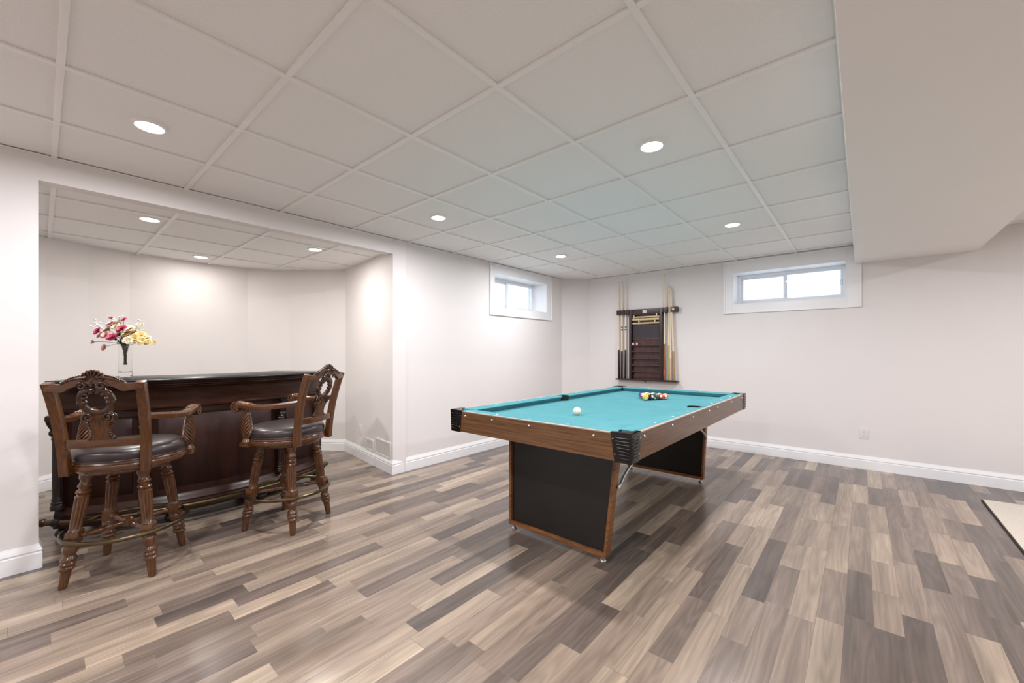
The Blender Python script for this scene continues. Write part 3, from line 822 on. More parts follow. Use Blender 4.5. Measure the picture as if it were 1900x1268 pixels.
for x_, c, lb in ((-2.512, 'white', 'small white chalk cube on the upper shelf of the cue rack'), (-2.455, 'pink', 'small pink chalk cube on the upper shelf of the cue rack')):
    b = MB(); b.box((0, 0, 0.013), (0.028, 0.028, 0.026)); o = b.build('chalk_cube', M['plate' if c == 'white' else 'pink'], None, bevel=0.003, loc=(x_, RY - 0.047, 1.3335), rz=0.2)
    tag(o, lb, 'chalk', 'chalk cubes')

# ------------------------------------------------------------------ bar stools
def make_stool():
    root = empty('bar_stool', (0, 0, 0), cat='bar stool', group='carved swivel bar stools')
    ZT_, ZB_ = 0.578, 0.0
    def legaxis(sx, sy, z):
        f = z / ZT_
        return Vector((sx * (0.19 - 0.068 * f), sy * (0.19 - 0.068 * f), z))
    prof = [(0.0155, 0.0), (0.0175, 0.004), (0.0215, 0.085), (0.0245, 0.09), (0.030, 0.098), (0.031, 0.104), (0.026, 0.112), (0.031, 0.119), (0.033, 0.127), (0.027, 0.136), (0.032, 0.143), (0.032, 0.151), (0.025, 0.159), (0.022, 0.166),
            (0.026, 0.176), (0.033, 0.192), (0.035, 0.205), (0.031, 0.216), (0.027, 0.222)]
    prof2 = [(0.027, 0.283), (0.029, 0.288), (0.0265, 0.294), (0.0255, 0.302), (0.030, 0.455), (0.0315, 0.463), (0.0265, 0.469), (0.022, 0.473), (0.030, 0.480), (0.032, 0.487), (0.028, 0.495), (0.021, 0.500), (0.021, 0.505), (0.029, 0.513), (0.030, 0.520), (0.023, 0.530), (0.023, 0.545), (0.031, 0.560), (0.031, 0.578)]
    def flute(r, z, a):
        if 0.30 < z < 0.458: return r * (1 - 0.2 * (0.5 + 0.5 * math.cos(10 * a)) ** 2)
        if 0.088 < z < 0.165: return r * (1 + 0.05 * math.cos(2 * a + z * 120))
        return r
    def dens(p):
        out = []
        for (r0, z0), (r1, z1) in zip(p[:-1], p[1:]):
            out.append((r0, z0))
            if z1 - z0 > 0.05:
                out += [(r0 + (r1 - r0) * k / 6, z0 + (z1 - z0) * k / 6) for k in range(1, 6)]
        return out + [p[-1]]
    for sx in (-1, 1):
        for sy in (-1, 1):
            m = MB()
            for pr in (dens(prof), dens(prof2)):
                rings = []
                for r, z in pr:
                    c = legaxis(sx, sy, z)
                    rings.append([c + Vector((flute(r, z, 2 * PI * k / 40) * math.cos(2 * PI * k / 40), flute(r, z, 2 * PI * k / 40) * math.sin(2 * PI * k / 40), 0)) for k in range(40)])
                m.loft(rings)
            # square block
            rings = []
            rot = R_(45)
            for hb, z in ((0.026, 0.219), (0.030, 0.224), (0.030, 0.281), (0.026, 0.287)):
                c = legaxis(sx, sy, z)
                rings.append([c + Vector((hb * 1.3 * math.cos(rot + k * PI / 2), hb * 1.3 * math.sin(rot + k * PI / 2), 0)) for k in range(4)])
            m.loft(rings)
            m.build('leg', M['wood'], root, angle=40)
    # crossed turned stretchers
    sp = [(0.010, 0.0), (0.010, 0.02), (0.016, 0.03), (0.011, 0.04), (0.013, 0.06), (0.017, 0.10), (0.012, 0.125), (0.018, 0.135), (0.012, 0.145)]
    for k in range(4):
        a = R_(45 + 90 * k); m = MB()
        Mx = Matrix.Translation((0.215 * math.cos(a), 0.215 * math.sin(a), 0.252)) @ Matrix.Rotation(a, 4, 'Z') @ Matrix.Rotation(-PI / 2, 4, 'Y')
        m.lathe(sp + [(0.012, 0.205)], 14, Mx); m.build('stretcher', M['wood'], root)
    m = MB(); m.lathe([(0.001, 0.226), (0.016, 0.228), (0.026, 0.236), (0.026, 0.268), (0.016, 0.278), (0.001, 0.284)], 16); m.build('stretcher_hub', M['wood'], root)
    # foot ring
    m = MB(); m.tube([(0.268 * math.cos(2 * PI * k / 48), 0.268 * math.sin(2 * PI * k / 48), 0.245) for k in range(48)], 0.0115, 10, loop=True)
    m.build('foot_ring', M['brass'], root)
    # leg plate + swivel
    m = MB(); m.lathe([(0.165, 0.578), (0.205, 0.58), (0.212, 0.588), (0.21, 0.597), (0.18, 0.6)], 40); m.build('swivel_plate', M['wood'], root)
    # seat outline: round front, slightly flattened back
    def outline(sc, n=48):
        o = []
        for k in range(n):
            a = 2 * PI * k / n; x, y = math.cos(a), math.sin(a)
            rx, ry = 0.262, (0.255 if y > 0 else 0.235)
            px = abs(x) ** 0.9 * (1 if x > 0 else -1) * rx; py = abs(y) ** 0.9 * (1 if y > 0 else -1) * ry
            if y < 0: px *= 1 - 0.12 * (-y)
            o.append((px * sc, py * sc))
        return o
    rings = []
    for sc, z in ((0.94, 0.600), (0.985, 0.603), (1.0, 0.61), (1.0, 0.628), (0.985, 0.634), (1.0, 0.640), (0.98, 0.648), (0.9, 0.65)):
        rings.append([Vector((x, y, z)) for x, y in outline(sc)])
    m = MB(); m.loft(rings); m.build('seat_frame', M['woodx'], root)
    rings = []
    for sc, z in ((0.92, 0.648), (0.965, 0.655), (0.985, 0.672), (0.975, 0.69), (0.93, 0.706), (0.84, 0.716), (0.66, 0.724), (0.4, 0.729), (0.12, 0.731)):
        rings.append([Vector((x, y, z)) for x, y in outline(sc)])
    m = MB(); m.loft(rings)
    cu = m.build('seat_cushion', M['leather'], root)
    m = MB(); m.tube([(x, y, 0.653) for x, y in outline(0.972)], 0.005, 8, loop=True); m.build('piping', M['leather'], cu)
    # back posts
    def post_y(z):
        t = (z - 0.60) / 0.48
        return -0.205 - 0.012 * t - 0.085 * t * t
    def post_x(z):
        t = (z - 0.60) / 0.48
        return 0.168 + 0.018 * t
    for sx in (-1, 1):
        m = MB(); path = [(sx * post_x(0.592 + 0.49 * k / 14), post_y(0.592 + 0.49 * k / 14), 0.592 + 0.49 * k / 14) for k in range(15)]
        m.sweep(path, [(-0.02, -0.018), (0.02, -0.018), (0.02, 0.018), (-0.02, 0.018)], up=Vector((0, 1, 0)), scale=lambda t: (1.0, 1.05 - 0.1 * t))
        m.build('back_post', M['wood'], root, bevel=0.003)
    # lower rail
    def bow(x, hw_): return -0.022 * (1 - (x / hw_) ** 2)
    m = MB(); zr = 0.758
    path = [(-0.17 + 0.34 * k / 12, post_y(zr) + bow(-0.17 + 0.34 * k / 12, 0.17), zr) for k in range(13)]
    m.sweep(path, [(-0.011, -0.021), (0.011, -0.021), (0.011, 0.021), (-0.011, 0.021)]); m.build('back_rail', M['woodx'], root, bevel=0.003)
    # crest rail: arched prism following the bow
    n = 36; rings = []
    for k in range(n + 1):
        x = -0.195 + 0.39 * k / n; u = abs(x) / 0.195
        top = 1.076 + 0.042 * max(0, math.cos(min(1, u / 0.64) * PI / 2)) ** 0.62
        bot = 1.040 + 0.036 * max(0, math.cos(min(1, u / 0.56) * PI / 2)) ** 0.7 - (0.006 * math.exp(-((u - 0.66) / 0.1) ** 2))
        yc = post_y(1.07) + bow(x, 0.195); t = 0.0135
        rings.append([Vector((x, yc - t, bot)), Vector((x, yc + t, bot)), Vector((x, yc + t, top)), Vector((x, yc - t, top))])
    m = MB(); m.loft(rings); crest = m.build('crest_rail', M['woodx'], root, bevel=0.002)
    yc = post_y(1.07) - 0.022
    for s in (-1, 1):                       # moulded C-scrolls and leaf edges both faces
        for fy in (-0.016, 0.016):
            m = MB(); path = []
            for k in range(14):
                t = k / 13; x = s * (0.018 + 0.105 * t); u = abs(x) / 0.195
                z = 1.074 + 0.040 * max(0, math.cos(min(1, u / 0.64) * PI / 2)) ** 0.62
                path.append((x, yc + 0.022 * (x / 0.195) ** 2 + fy, z - 0.004))
            m.tube(path, lambda t: 0.0055 - 0.002 * t, 8); m.build('crest_moulding', M['carve'], crest)
            m = MB(); path = []
            for k in range(26):
                t = k / 25; a = PI * (0.1 + 2.5 * t); r = 0.020 * (1 - 0.75 * t)
                path.append((s * (0.040 + r * math.cos(a)), yc + fy, 1.064 + r * math.sin(a)))
            m.tube(path, lambda t: 0.005 - 0.001 * t, 8, up=Vector((0, 1, 0))); m.build('crest_scroll', M['carve'], crest)
        m = MB()
        for k in range(9):
            t = k / 8; x = s * (0.045 + 0.075 * t); u = abs(x) / 0.195
            z = 1.078 + 0.042 * max(0, math.cos(min(1, u / 0.64) * PI / 2)) ** 0.62
            m.ball((x, yc + 0.002, z + 0.001), (0.0065, 0.014, 0.006 - 0.002 * t), 8, 6)
        m.build('leaf_edge', M['carve'], crest)
    m = MB()                                # shell fan
    for k in range(-4, 5):
        a = R_(90 - k * 20); L_ = 0.055 - 0.002 * abs(k)
        tip_ = Vector((L_ * math.cos(a), yc - 0.004, 1.088 + L_ * math.sin(a)))
        m.tube([Vector((0.008 * math.cos(a), yc, 1.088 + 0.008 * math.sin(a))), Vector((0.5 * L_ * math.cos(a), yc - 0.003, 1.088 + 0.5 * L_ * math.sin(a))), tip_], lambda t: (0.0035 + 0.0055 * t, 0.013 + 0.004 * t), 10, up=Vector((0, 1, 0)))
        m.ball(tip_, (0.0085, 0.0165, 0.0065), 10, 6)
    m.build('shell_carving', M['carve'], crest)
    m = MB(); m.ball((0, yc, 1.090), (0.011, 0.02, 0.011), 10, 8); m.ball((0, yc, 1.066), (0.009, 0.018, 0.012), 10, 8); m.ball((0, yc, 1.046), (0.014, 0.017, 0.008), 10, 8)
    m.build('shell_boss', M['carve'], crest)
    # splat
    def sy_(z): return post_y(z) - 0.022
    splat = empty('back_splat', (0, 0, 0)); splat.parent = root
    m = MB(); path = []
    for k in range(48):
        a = 2 * PI * k / 48
        z = 0.985 + 0.062 * math.sin(a)
        path.append((0.064 * math.cos(a) * (1.0 + 0.06 * math.sin(a)), sy_(z), z))
    m.sweep(path, [(-0.012, -0.009), (-0.012, 0.009), (0.0, 0.0125), (0.012, 0.009), (0.012, -0.009), (0.0, -0.0125)], up=Vector((0, 1, 0)), loop=True)
    m.build('oval_ring', M['carve'], splat, angle=50)
    m = MB()
    for s in (-1, 1):
        for k in range(4):
            a = R_(-8 + 27 * k); z = 0.985 + 0.050 * math.sin(a)
            m.ball((s * 0.051 * math.cos(a), sy_(z), z), (0.013, 0.016, 0.012), 10, 8)
        for k in range(3):
            a = R_(-40 + 38 * k); z = 0.985 + 0.067 * math.sin(a)
            m.ball((s * 0.068 * math.cos(a), sy_(z), z), (0.013, 0.013, 0.016), 10, 8)
    m.build('ring_leaves', M['carve'], splat)
    # vase-shaped panel below the ring
    pr = [(0.040, 0.776), (0.036, 0.80), (0.034, 0.83), (0.040, 0.86), (0.052, 0.885), (0.055, 0.905), (0.045, 0.922), (0.026, 0.932)]
    rings = []
    for r, z in pr:
        y = sy_(z); t = 0.009
        rings.append([Vector((-r, y - t, z)), Vector((r, y - t, z)), Vector((r, y + t, z)), Vector((-r, y + t, z))])
    m = MB(); m.loft(rings); m.build('splat_panel', M['wood'], splat, bevel=0.002)
    for s in (-1, 1):
        m = MB()
        for fy in (-0.012, 0.012):
            path = []
            for k in range(34):
                t = k / 33; a = PI * (-0.45 + 2.9 * t); r = 0.027 * (1 - 0.78 * t)
                z = 0.898 + r * math.sin(a)
                path.append((s * (0.040 + r * math.cos(a)), sy_(z) + fy, z))
            m.tube(path, lambda t: 0.0065 - 0.0022 * t, 8, up=Vector((0, 1, 0)))
        for k in range(8):
            t = k / 7; z = 0.872 - 0.085 * t
            m.ball((s * (0.056 - 0.020 * math.sin(t * PI * 0.8)), sy_(z), z), (0.0075, 0.013, 0.009), 8, 6)
        m.ball((s * 0.048, sy_(0.786), 0.786), (0.011, 0.014, 0.011), 10, 8)
        m.build('splat_scroll', M['carve'], splat)
    m = MB()
    for k in range(-2, 3):
        m.ball((k * 0.010, sy_(0.922), 0.922), (0.0055, 0.016, 0.013), 8, 6)
    for k, (x, z) in enumerate(((0, 0.895), (-0.012, 0.885), (0.012, 0.885), (0, 0.872), (-0.02, 0.9), (0.02, 0.9), (0, 0.858))):
        m.ball((x, sy_(z), z), (0.008, 0.015, 0.009), 8, 6)
    m.build('splat_carving', M['carve'], splat)
    # arms
    for s in (-1, 1):
        m = MB(); ctrl = [(0.178, -0.225, 0.893), (0.205, -0.16, 0.884), (0.240, -0.07, 0.873), (0.262, 0.02, 0.869), (0.266, 0.10, 0.878), (0.262, 0.168, 0.886)]
        path = []
        for k in range(len(ctrl) - 1):
            for j in range(5):
                t = j / 5; p0 = Vector(ctrl[max(k - 1, 0)]); p1 = Vector(ctrl[k]); p2 = Vector(ctrl[k + 1]); p3 = Vector(ctrl[min(k + 2, len(ctrl) - 1)])
                path.append(0.5 * ((2 * p1) + (-p0 + p2) * t + (2 * p0 - 5 * p1 + 4 * p2 - p3) * t * t + (-p0 + 3 * p1 - 3 * p2 + p3) * t ** 3))
        path.append(Vector(ctrl[-1])); path = [Vector((s * p.x, p.y, p.z)) for p in path]
        m.sweep(path, [(-0.021, -0.020), (0.021, -0.020), (0.023, 0.004), (0.014, 0.015), (-0.014, 0.015), (-0.023, 0.004)], scale=lambda t: (0.75 + 0.35 * t, 1.0))
        arm = m.build('arm', M['woodx'], root, bevel=0.0015)
        m = MB(); path = []
        for k in range(40):
            t = k / 39; a = PI * (0.5 - 2.9 * t); r = 0.034 * (1 - 0.8 * t)
            path.append((s * 0.262, 0.170 + r * math.cos(a), 0.862 + r * math.sin(a)))
        sect = [(-0.007, -0.025), (0.0, -0.027), (0.007, -0.025), (0.007, 0.025), (0.0, 0.027), (-0.007, 0.025)]
        m.sweep(path, sect, up=Vector((1, 0, 0)), scale=lambda t: (1.0 - 0.3 * t, 1.0))
        m.tube([(s * 0.262 - 0.026, 0.170, 0.862), (s * 0.262 + 0.026, 0.170, 0.862)], 0.010, 12)
        m.build('arm_scroll', M['wood'], arm, angle=50)
        m = MB()
        for k in range(6):
            for j in (-1, 0, 1):
                m.ball((s * 0.263 + j * 0.012, 0.075 + 0.016 * k, 0.889 + 0.002 * k), (0.007, 0.012, 0.005), 8, 5)
        m.build('arm_leaf', M['wood'], arm)
        # twisted support
        prs = [(0.020, 0.618), (0.029, 0.624), (0.031, 0.632), (0.025, 0.645), (0.021, 0.655), (0.026, 0.668), (0.034, 0.69), (0.037, 0.715), (0.035, 0.745), (0.029, 0.785), (0.022, 0.82), (0.018, 0.84), (0.022, 0.85), (0.023, 0.862)]
        dn = []
        for (r0, z0), (r1, z1) in zip(prs[:-1], prs[1:]):
            c = max(1, int((z1 - z0) / 0.0026))
            dn += [(r0 + (r1 - r0) * q / c, z0 + (z1 - z0) * q / c) for q in range(c)]
        dn.append(prs[-1])
        def tw(r, z, a): return r * (1 - 0.24 * (0.5 + 0.5 * math.cos(10 * a + s * z * 270)) ** 1.5) if 0.66 < z < 0.835 else r
        m = MB(); m.lathe(dn, 60, Matrix.Translation((s * 0.252, 0.112, 0)), flute=tw)
        sup = m.build('arm_support', M['wood'], root, angle=50)
        m = MB(); m.box((s * 0.248, 0.112, 0.614), (0.062, 0.066, 0.03)); m.build('support_block', M['wood'], sup, bevel=0.008)
    return root
stool = make_stool()
stool.location = (-3.225, 0.334, 0); stool.rotation_euler = (0, 0, R_(60))
stool['label'] = 'carved wooden bar stool nearest the white pillar, its back turned to the viewer'
stool2 = copy_tree(stool)
stool2.location = (-3.165, 1.18, 0); stool2.rotation_euler = (0, 0, R_(120))
stool2['label'] = 'carved wooden bar stool at the right end of the bar, turned sideways'

# ------------------------------------------------------------------ curved bar
BC = Vector((-5.33, 0.92)); BRD = 1.54
BZ = 1.046
def arcp(r, deg, z): a = R_(deg); return Vector((BC.x + r * math.cos(a), BC.y + r * math.sin(a), z))
def make_bar():
    root = empty('home_bar', (BC.x + BRD, BC.y, 0), label='curved dark mahogany home bar with fluted columns and brass foot rail', cat='bar counter')
    inv = Matrix.Translation(-Vector(root.location))
    def fin(mb, nm, m, par=root, **k):
        o = mb.build(nm, m, None, **k); o.parent = par
        if par is root: o.matrix_parent_inverse = inv
        return o
    def arcsweep(sec, a0, a1, n=40):
        mb = MB(); rg = []
        for k in range(n + 1):
            d_ = a0 + (a1 - a0) * k / n
            u = min(1.0, max(0.0, (abs(d_) - 25.0) / 8.5)); tp = 0.075 * u * u      # counter corners curve back at both ends
            rg.append([arcp(r - tp * max(0.0, r - 1.55) / 0.13, d_, z) for r, z in sec])
        mb.loft(rg); return mb
    E = 34.2
    fin(arcsweep([(1.08, BZ - 0.016), (1.672, BZ - 0.016), (1.68, BZ - 0.012), (1.68, BZ - 0.004), (1.674, BZ), (1.08, BZ)], -E, E), 'counter_top', M['granite'])
    fin(arcsweep([(1.09, BZ - 0.017), (1.09, BZ - 0.05), (1.63, BZ - 0.05), (1.645, BZ - 0.048), (1.655, BZ - 0.042), (1.652, BZ - 0.036), (1.662, BZ - 0.032), (1.668, BZ - 0.024), (1.664, BZ - 0.017)], -E + 0.2, E - 0.2), 'counter_edge', M['bartrim'])
    cove = [(1.50, 0.995), (1.640, 0.995)]
    for k in range(9):
        t = k / 8; cove.append((1.565 + 0.075 * (1 - math.sin(t * PI / 2)), 0.992 - 0.125 * (1 - math.cos(t * PI / 2)) - 0.012 * t))
    cove += [(1.582, 0.852), (1.592, 0.845), (1.590, 0.836), (1.576, 0.829), (1.50, 0.825)]
    fin(arcsweep(cove, -E + 1.0, E - 1.0), 'frieze', M['bartrim'], angle=40)
    B1 = 33.0
    fin(arcsweep([(1.16, 0.10), (BRD, 0.10), (BRD, 0.87), (1.16, 0.87)], -B1, B1), 'body', M['barwood'])
    # raised stiles and rails framing three panels
    for a0, a1 in ((-B1, -16.3), (-16.3, 16.3), (16.3, B1)):
        pa = fin(arcsweep([(BRD - 0.002, 0.24), (BRD + 0.008, 0.255), (BRD + 0.008, 0.765), (BRD - 0.002, 0.78)], a0 + 2.6, a1 - 2.6, 24), 'front_panel', M['barwood'])
        fin(arcsweep([(BRD - 0.002, 0.785), (BRD + 0.012, 0.785), (BRD + 0.012, 0.828), (BRD - 0.002, 0.828)], a0 + 0.5, a1 - 0.5, 20), 'panel_rail', M['bartrim'])
    fin(arcsweep([(1.14, 0.07), (1.585, 0.07), (1.59, 0.085), (1.585, 0.125), (1.572, 0.135), (1.575, 0.15), (1.56, 0.17), (1.548, 0.19), (1.535, 0.20), (1.14, 0.20)], -B1 - 0.6, B1 + 0.6), 'plinth', M['bartrim'], angle=40)
    # columns with scroll brackets
    for k, dg in enumerate((-32.6, -16.3, 16.3, 32.6)):
        c = arcp(BRD + 0.03, dg, 0); Mx = Matrix.Translation((c.x, c.y, 0)) @ Matrix.Rotation(R_(dg), 4, 'Z')
        mb = MB()
        mb.lathe([(0.036, 0.20), (0.036, 0.225), (0.030, 0.235), (0.034, 0.245), (0.028, 0.255), (0.031, 0.268), (0.026, 0.278), (0.026, 0.29), (0.026, 0.36), (0.026, 0.46), (0.026, 0.56), (0.026, 0.655), (0.031, 0.665), (0.027, 0.675), (0.032, 0.685), (0.026, 0.695)], 30, Mx,
                 flute=lambda r, z, a: r * (1 - 0.12 * (0.5 + 0.5 * math.cos(10 * a)) ** 2) if 0.285 < z < 0.66 else r)
        col = fin(mb, 'column', M['barcol'], angle=45)
        mb = MB(); pts = []
        for j in range(22):
            t = j / 21
            z = 0.68 + 0.14 * t; u = 0.012 + 0.045 * t ** 1.6 - 0.010 * math.sin(t * PI * 2)
            pts.append(Mx @ Vector((u, 0, z)))
        tang = (Mx.to_3x3() @ Vector((0, 1, 0)))
        mb.sweep(pts, [(-0.024, -0.012), (0.024, -0.012), (0.024, 0.012), (-0.024, 0.012)], up=(Mx.to_3x3() @ Vector((1, 0, 0))))
        for zc, uc, r0 in ((0.802, 0.044, 0.022), (0.705, 0.016, 0.017)):
            cyl = [Mx @ Vector((uc, -0.027, zc)), Mx @ Vector((uc, 0.027, zc))]
            mb.tube(cyl, r0, 14)
        fin(mb, 'scroll_bracket', M['barcol'], col, bevel=0.0)
        # ball foot
    for dg in (-32.3, -11, 11, 32.3):
        for rr in (1.53, 1.20):
            c = arcp(rr, dg, 0)
            mb = MB(); mb.lathe([(0.018, 0.001), (0.034, 0.006), (0.043, 0.024), (0.043, 0.036), (0.034, 0.055), (0.024, 0.064), (0.03, 0.071)], 18, Matrix.Translation((c.x, c.y, 0)))
            fin(mb, 'ball_foot', M['barcol'])
    # brass rail on brackets
    mb = MB(); mb.tube([arcp(1.668 - 0.06 * max(0, abs(-34.5 + 69 * k / 40) - 26) / 8.5, -34.5 + 69 * k / 40, 0.132) for k in range(41)], 0.0185, 12)
    rail = fin(mb, 'foot_rail', M['brass'])
    for dg in (-34.5, 34.5):
        mb = MB(); mb.ball(arcp(1.608, dg, 0.132), 0.026, 14, 10); fin(mb, 'rail_finial', M['brass'], rail)
    for dg in (-31.5, -16.3, 16.3, 31.5):
        rr = 1.668 - 0.06 * max(0, abs(dg) - 26) / 8.5
        mb = MB(); mb.tube([arcp(1.565, dg, 0.150), arcp(1.60, dg, 0.145), arcp(rr, dg, 0.132)], 0.010, 10)
        c = arcp(rr, dg, 0.132); t = Vector((-math.sin(R_(dg)), math.cos(R_(dg)), 0))
        mb.tube([c - t * 0.018, c + t * 0.018], 0.025, 14)
        fin(mb, 'rail_bracket', M['barcol'], rail)
    # shelf at the open back
    fin(arcsweep([(0.98, 0.44), (1.17, 0.44), (1.17, 0.475), (0.98, 0.475)], -32.5, 32.5, 24), 'back_shelf', M['barcol'])
    for dg in (-31.8, 31.8):
        mb = MB(); a, b_ = arcp(0.985, dg - 0.6, 0.20), arcp(1.165, dg + 0.6, 1.0)
        pts = [arcp(0.985, dg - 0.6, 0), arcp(1.165, dg - 0.6, 0), arcp(1.165, dg + 0.6, 0), arcp(0.985, dg + 0.6, 0)]
        mb.prism([(p.x, p.y) for p in pts], 0.0, BZ - 0.05); fin(mb, 'shelf_side', M['barcol'])
    return root
make_bar()

# ------------------------------------------------------------------ vase and flowers
VB = on_z(230, 700, BZ); VB = Vector((VB.x - 0.03, VB.y + 0.01, BZ + 0.0005))
m = MB()
m.lathe([(0.001, 0.0), (0.038, 0.0), (0.041, 0.003), (0.041, 0.03), (0.0395, 0.036), (0.0395, 0.236), (0.0375, 0.236), (0.037, 0.04), (0.032, 0.034), (0.001, 0.033)], 40, cap=False)
tag(m.build('glass_vase', M['vase'], None, angle=30, loc=VB), 'clear glass cylinder vase holding pink and yellow flowers', 'vase')

random.seed(5)
def bloom(mb, c, r, n, up, petals=9):
    """layered cupped petals around the axis up"""
    q = Vector((0, 0, 1)).rotation_difference(up).to_matrix()
    for lay in range(3):
        k = (5, 6, 7)[lay] if petals > 6 else (3, 4, 5)[lay]
        tilt = (0.25, 0.65, 1.05)[lay]; ln = r * (0.75, 0.95, 1.05)[lay]; wd = r * (0.45, 0.5, 0.5)[lay]
        for j in range(k):
            a = 2 * PI * (j + 0.5 * lay) / k + random.uniform(-0.15, 0.15)
            Rz = Matrix.Rotation(a, 3, 'Z') @ Matrix.Rotation(tilt + random.uniform(-0.12, 0.12), 3, 'Y')
            rows_ = []
            for t in (0, 0.35, 0.7, 1.0):
                wv = wd * (0.25, 0.85, 1.0, 0.55)[(0, 0.35, 0.7, 1.0).index(t)]
                cz = ln * t; cx = -0.18 * ln * math.sin(t * PI) + 0.05 * ln * t
                rows_.append([q @ (Rz @ Vector((cx - 0.12 * abs(u) * wd, u * wv, cz))) + Vector(c) for u in (-1, 0, 1)])
            vs = [p for rr in rows_ for p in rr]
            fs = [(3 * i_ + j_, 3 * i_ + j_ + 1, 3 * i_ + j_ + 4, 3 * i_ + j_ + 3) for i_ in range(3) for j_ in range(2)]
            mb.add(vs, fs)
def flower(kind, tip, r, label, leaves=2, buds=0):
    tip = Vector(tip)
    root = empty('artificial_flower', VB + Vector((0, 0, 0.04)), label=label, cat='flower', group='flowers in the glass vase')
    base = VB + Vector((random.uniform(-0.012, 0.012), random.uniform(-0.012, 0.012), random.choice((0.09, 0.12, 0.16, 0.18, 0.20))))
    neck = VB + Vector((random.uniform(-0.022, 0.022), random.uniform(-0.022, 0.022), 0.235))
    dirv = tip - neck
    mid = neck + dirv * 0.5 + Vector((0, 0, 0.025))
    inv = Matrix.Translation(-Vector(root.location))
    path = []
    for k in range(13):
        t = k / 12
        if t < 0.5: s = t * 2; path.append(base.lerp(neck, s))
        else:
            s = (t - 0.5) * 2; path.append((1 - s) ** 2 * neck + 2 * s * (1 - s) * mid + s * s * tip)
    mb = MB(); mb.tube(path, 0.0015, 6, up=Vector((0.3, 0.8, 0.1)))
    o = mb.build('stem', M['stem'], None); o.parent = root; o.matrix_parent_inverse = inv
    up = (path[-1] - path[-3]).normalized(); up = ((tip - VB - Vector((0, 0, 0.2))).normalized() * 0.8 + Vector((random.gauss(0, 0.3), random.gauss(0, 0.3), 0.25)) - CF * 0.9).normalized()
    mb = MB()
    if buds:
        for k in range(buds):
            d = Vector((random.gauss(0, 1), random.gauss(0, 1), random.gauss(0, 0.8))) * r * 0.45
            mb.ball(tip + d, random.uniform(0.004, 0.007), 8, 6)
            mb.tube([path[-3], tip + d], 0.0008, 4)
    else: bloom(mb, tip - up * r * 0.4, r, 9, up)
    o = mb.build('bloom', M[kind], None, angle=60); o.parent = root; o.matrix_parent_inverse = inv
    for k in range(leaves):
        t = random.choice((7, 8, 9, 10)); c = path[t]
        d = Vector((random.gauss(0, 1), random.gauss(0, 1), random.uniform(-0.1, 0.8))).normalized(); sd = d.cross(Vector((0, 0, 1))).normalized()
        L_ = random.uniform(0.035, 0.055); mb = MB()
        v = []
        for tt, wv in ((0, 0.05), (0.3, 0.26), (0.65, 0.24), (1, 0.02)):
            pc = c + d * L_ * tt - Vector((0, 0, 1)) * L_ * 0.25 * tt * tt
            v += [pc - sd * L_ * wv, pc - Vector((0, 0, 0.003)), pc + sd * L_ * wv]
        mb.add(v, [(3 * i_ + j_, 3 * i_ + j_ + 1, 3 * i_ + j_ + 4, 3 * i_ + j_ + 3) for i_ in range(3) for j_ in range(2)])
        o = mb.build('leaf', M['leaf'], None); o.parent = root; o.matrix_parent_inverse = inv
VD = (VB - Vector((0, 0, CAM_H))).dot(CF)
def at_px(px, py, dd=0.0):
    return Vector((0, 0, CAM_H)) + ray(px, py) * (VD + dd)
FL = [('ivory', 214, 607, 0.0, 0.028, 'ivory bloom between the two upper pink roses'), ('ivory', 222, 620, 0.04, 0.028, 'ivory bloom deep in the centre of the bouquet'), ('pink', 186, 622, 0.03, 0.026, 'pale pink rose under the left deep pink rose'), ('ivory', 242, 610, -0.02, 0.026, 'ivory bloom above the yellow cluster'),
      ('rose', 226, 611, -0.06, 0.034, 'deep pink rose at the centre top of the bouquet'),
      ('rose', 208, 626, -0.07, 0.034, 'deep pink rose low on the left of the bouquet'),
      ('rose', 181, 615, 0.0, 0.030, 'deep pink rose at the left side of the bouquet'),
      ('rose', 230, 593, 0.02, 0.020, 'small dark pink bud at the top of the bouquet'),
      ('pink', 206, 601, 0.02, 0.032, 'pale pink rose at the upper left of the bouquet'),
      ('pink', 196, 622, -0.03, 0.032, 'pale pink rose left of the deep pink one'),
      ('pink', 172, 635, 0.02, 0.020, 'small pale pink bud at the far left of the bouquet'),
      ('pink', 193, 645, -0.03, 0.024, 'drooping pale pink bloom at the lower left of the bouquet'),
      ('pink', 237, 608, 0.05, 0.028, 'pale pink rose behind the top centre rose'),
      ('pink', 206, 590, 0.05, 0.020, 'small pink bud at the top left of the bouquet'),
      ('ivory', 200, 612, 0.06, 0.032, 'ivory rose behind the left pink roses'),
      ('ivory', 218, 598, 0.03, 0.030, 'ivory bloom at the upper centre of the bouquet'),
      ('ivory', 237, 632, -0.08, 0.028, 'ivory rose low at the front of the bouquet'),
      ('yellow', 235, 620, -0.03, 0.034, 'butter yellow rose right of the centre'),
      ('yellow', 247, 617, 0.02, 0.034, 'butter yellow rose at the upper right cluster'),
      ('yellow', 249, 628, -0.04, 0.034, 'butter yellow rose in the middle of the right cluster'),
      ('yellow', 261, 623, 0.0, 0.034, 'butter yellow rose on the right cluster'),
      ('yellow', 262, 633, -0.03, 0.030, 'butter yellow rose at the lower right cluster'),
      ('yellow', 271, 627, 0.03, 0.030, 'butter yellow rose at the outer right cluster'),
      ('yellow', 274, 635, 0.0, 0.024, 'small yellow bloom at the right edge of the cluster'),
      ('yellow', 286, 636, 0.0, 0.016, 'single yellow bud sticking out farthest right'),
      ('yellow', 263, 603, 0.03, 0.016, 'small yellow bud rising at the upper right')]
for kd, px, py, d_, r_, lb in FL: flower(kd, at_px(px, py, d_), r_ * 1.2, lb, leaves=3 if r_ > 0.025 else 1)
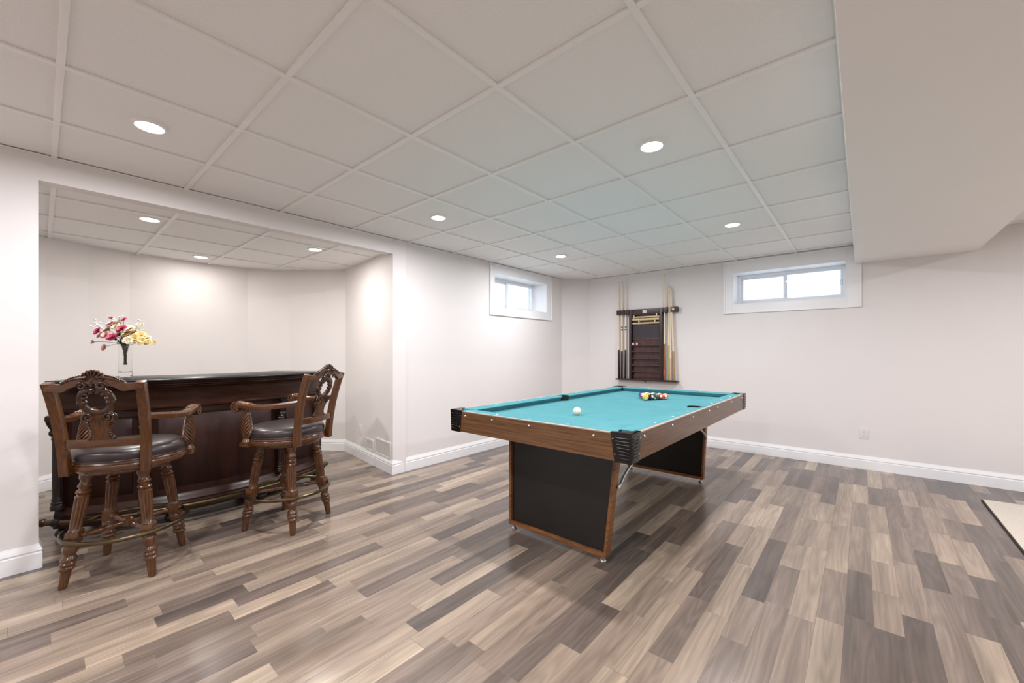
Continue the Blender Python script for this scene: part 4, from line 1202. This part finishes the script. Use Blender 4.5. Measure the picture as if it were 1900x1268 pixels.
for px, py, lb in ((176, 602, 'airy white sprig of tiny buds at the left of the bouquet'), (255, 606, 'airy white sprig of tiny buds at the right of the bouquet'), (221, 590, 'airy white sprig of tiny buds at the top of the bouquet')):
    flower('white', at_px(px, py, 0.03), 0.055, lb, leaves=0, buds=12)

# ------------------------------------------------------------------ rug
m = MB(); m.prism([(0.76, 5.095), (2.9, 5.26), (2.9, 2.0), (0.755, 2.0)], 0.008, 0.014)
ro = empty('area_rug', (1.8, 3.6, 0), label='cream low-pile area rug with dark edge at the right', cat='rug')
inv = Matrix.Translation(-Vector(ro.location))
o = m.build('pile', M['rug'], None, bevel=0.002); o.parent = ro; o.matrix_parent_inverse = inv
m = MB(); m.prism([(0.75, 5.10), (2.91, 5.27), (2.91, 1.99), (0.745, 1.99)], 0.0008, 0.009)
o = m.build('binding', M['rugedge'], None, bevel=0.001); o.parent = ro; o.matrix_parent_inverse = inv

# ------------------------------------------------------------------ outlets and vents
def outlet(loc, rz, label):
    root = empty('wall_outlet', loc, rz, label=label, cat='outlet')
    m = MB(); m.bb((-0.036, -0.006, -0.058), (0.036, -0.0005, 0.058)); m.build('cover_plate', M['outlet'], root, bevel=0.002)
    for s in (-1, 1):
        m = MB(); m.lathe([(0.0001, 0.0075), (0.0155, 0.0075), (0.0165, 0.005)], 20, Matrix.Translation((0, 0, s * 0.021)) @ Matrix.Rotation(PI / 2, 4, 'X'), cap=False)
        so = m.build('socket', M['outlet'], root)
        m = MB()
        for x_ in (-0.006, 0.006): m.bb((x_ - 0.0012, -0.0082, s * 0.021 - 0.003), (x_ + 0.0012, -0.0074, s * 0.021 + 0.006))
        m.ball((0, -0.0075, s * 0.021 - 0.009), 0.0022, 8, 6)
        m.build('slots', M['slot'], so)
outlet((0.017, YB, 0.376), 0, 'white duplex wall outlet low on the back wall')
sa, sb = Vector((*ALC[0], 0)), Vector((*ALC[1], 0)); sd = (sb - sa).normalized()
sang = math.atan2(sd.y, sd.x) + PI
def sidept(k, z): p = sa + sd * k; return (p.x, p.y, z)
outlet(sidept(0.83, 0.335), sang, 'white duplex wall outlet on the alcove side wall')
def vent(k0, k1, z0, z1, label, n):
    root = empty('air_vent', sidept((k0 + k1) / 2, z0), sang, label=label, cat='vent')
    w_ = (k1 - k0) / 2; h = z1 - z0; f = 0.018
    m = MB()
    m.bb((-w_, -0.008, 0), (-w_ + f, -0.0005, h)); m.bb((w_ - f, -0.008, 0), (w_, -0.0005, h)); m.bb((-w_ + f, -0.008, 0), (w_ - f, -0.0005, f)); m.bb((-w_ + f, -0.008, h - f), (w_ - f, -0.0005, h))
    m.build('vent_frame', M['gvent'], root, bevel=0.001)
    m = MB(); m.bb((-w_ + f, -0.002, f), (w_ - f, -0.0005, h - f)); m.build('backing', M['gvent'], root)
    for k in range(n):
        z = f + (h - 2 * f) * (k + 0.5) / n
        m = MB(); m.box((0, -0.0045, z), (2 * (w_ - f), 0.0012, (h - 2 * f) / n * 0.85), Matrix.Rotation(R_(9), 3, 'X')); m.build('louvre', M['gvent'], root)
vent(0.04, 0.425, 0.139, 0.31, 'white louvred air vent above the baseboard at the alcove corner', 8)
vent(0.46, 0.66, 0.139, 0.268, 'smaller white air vent beside the corner vent', 6)
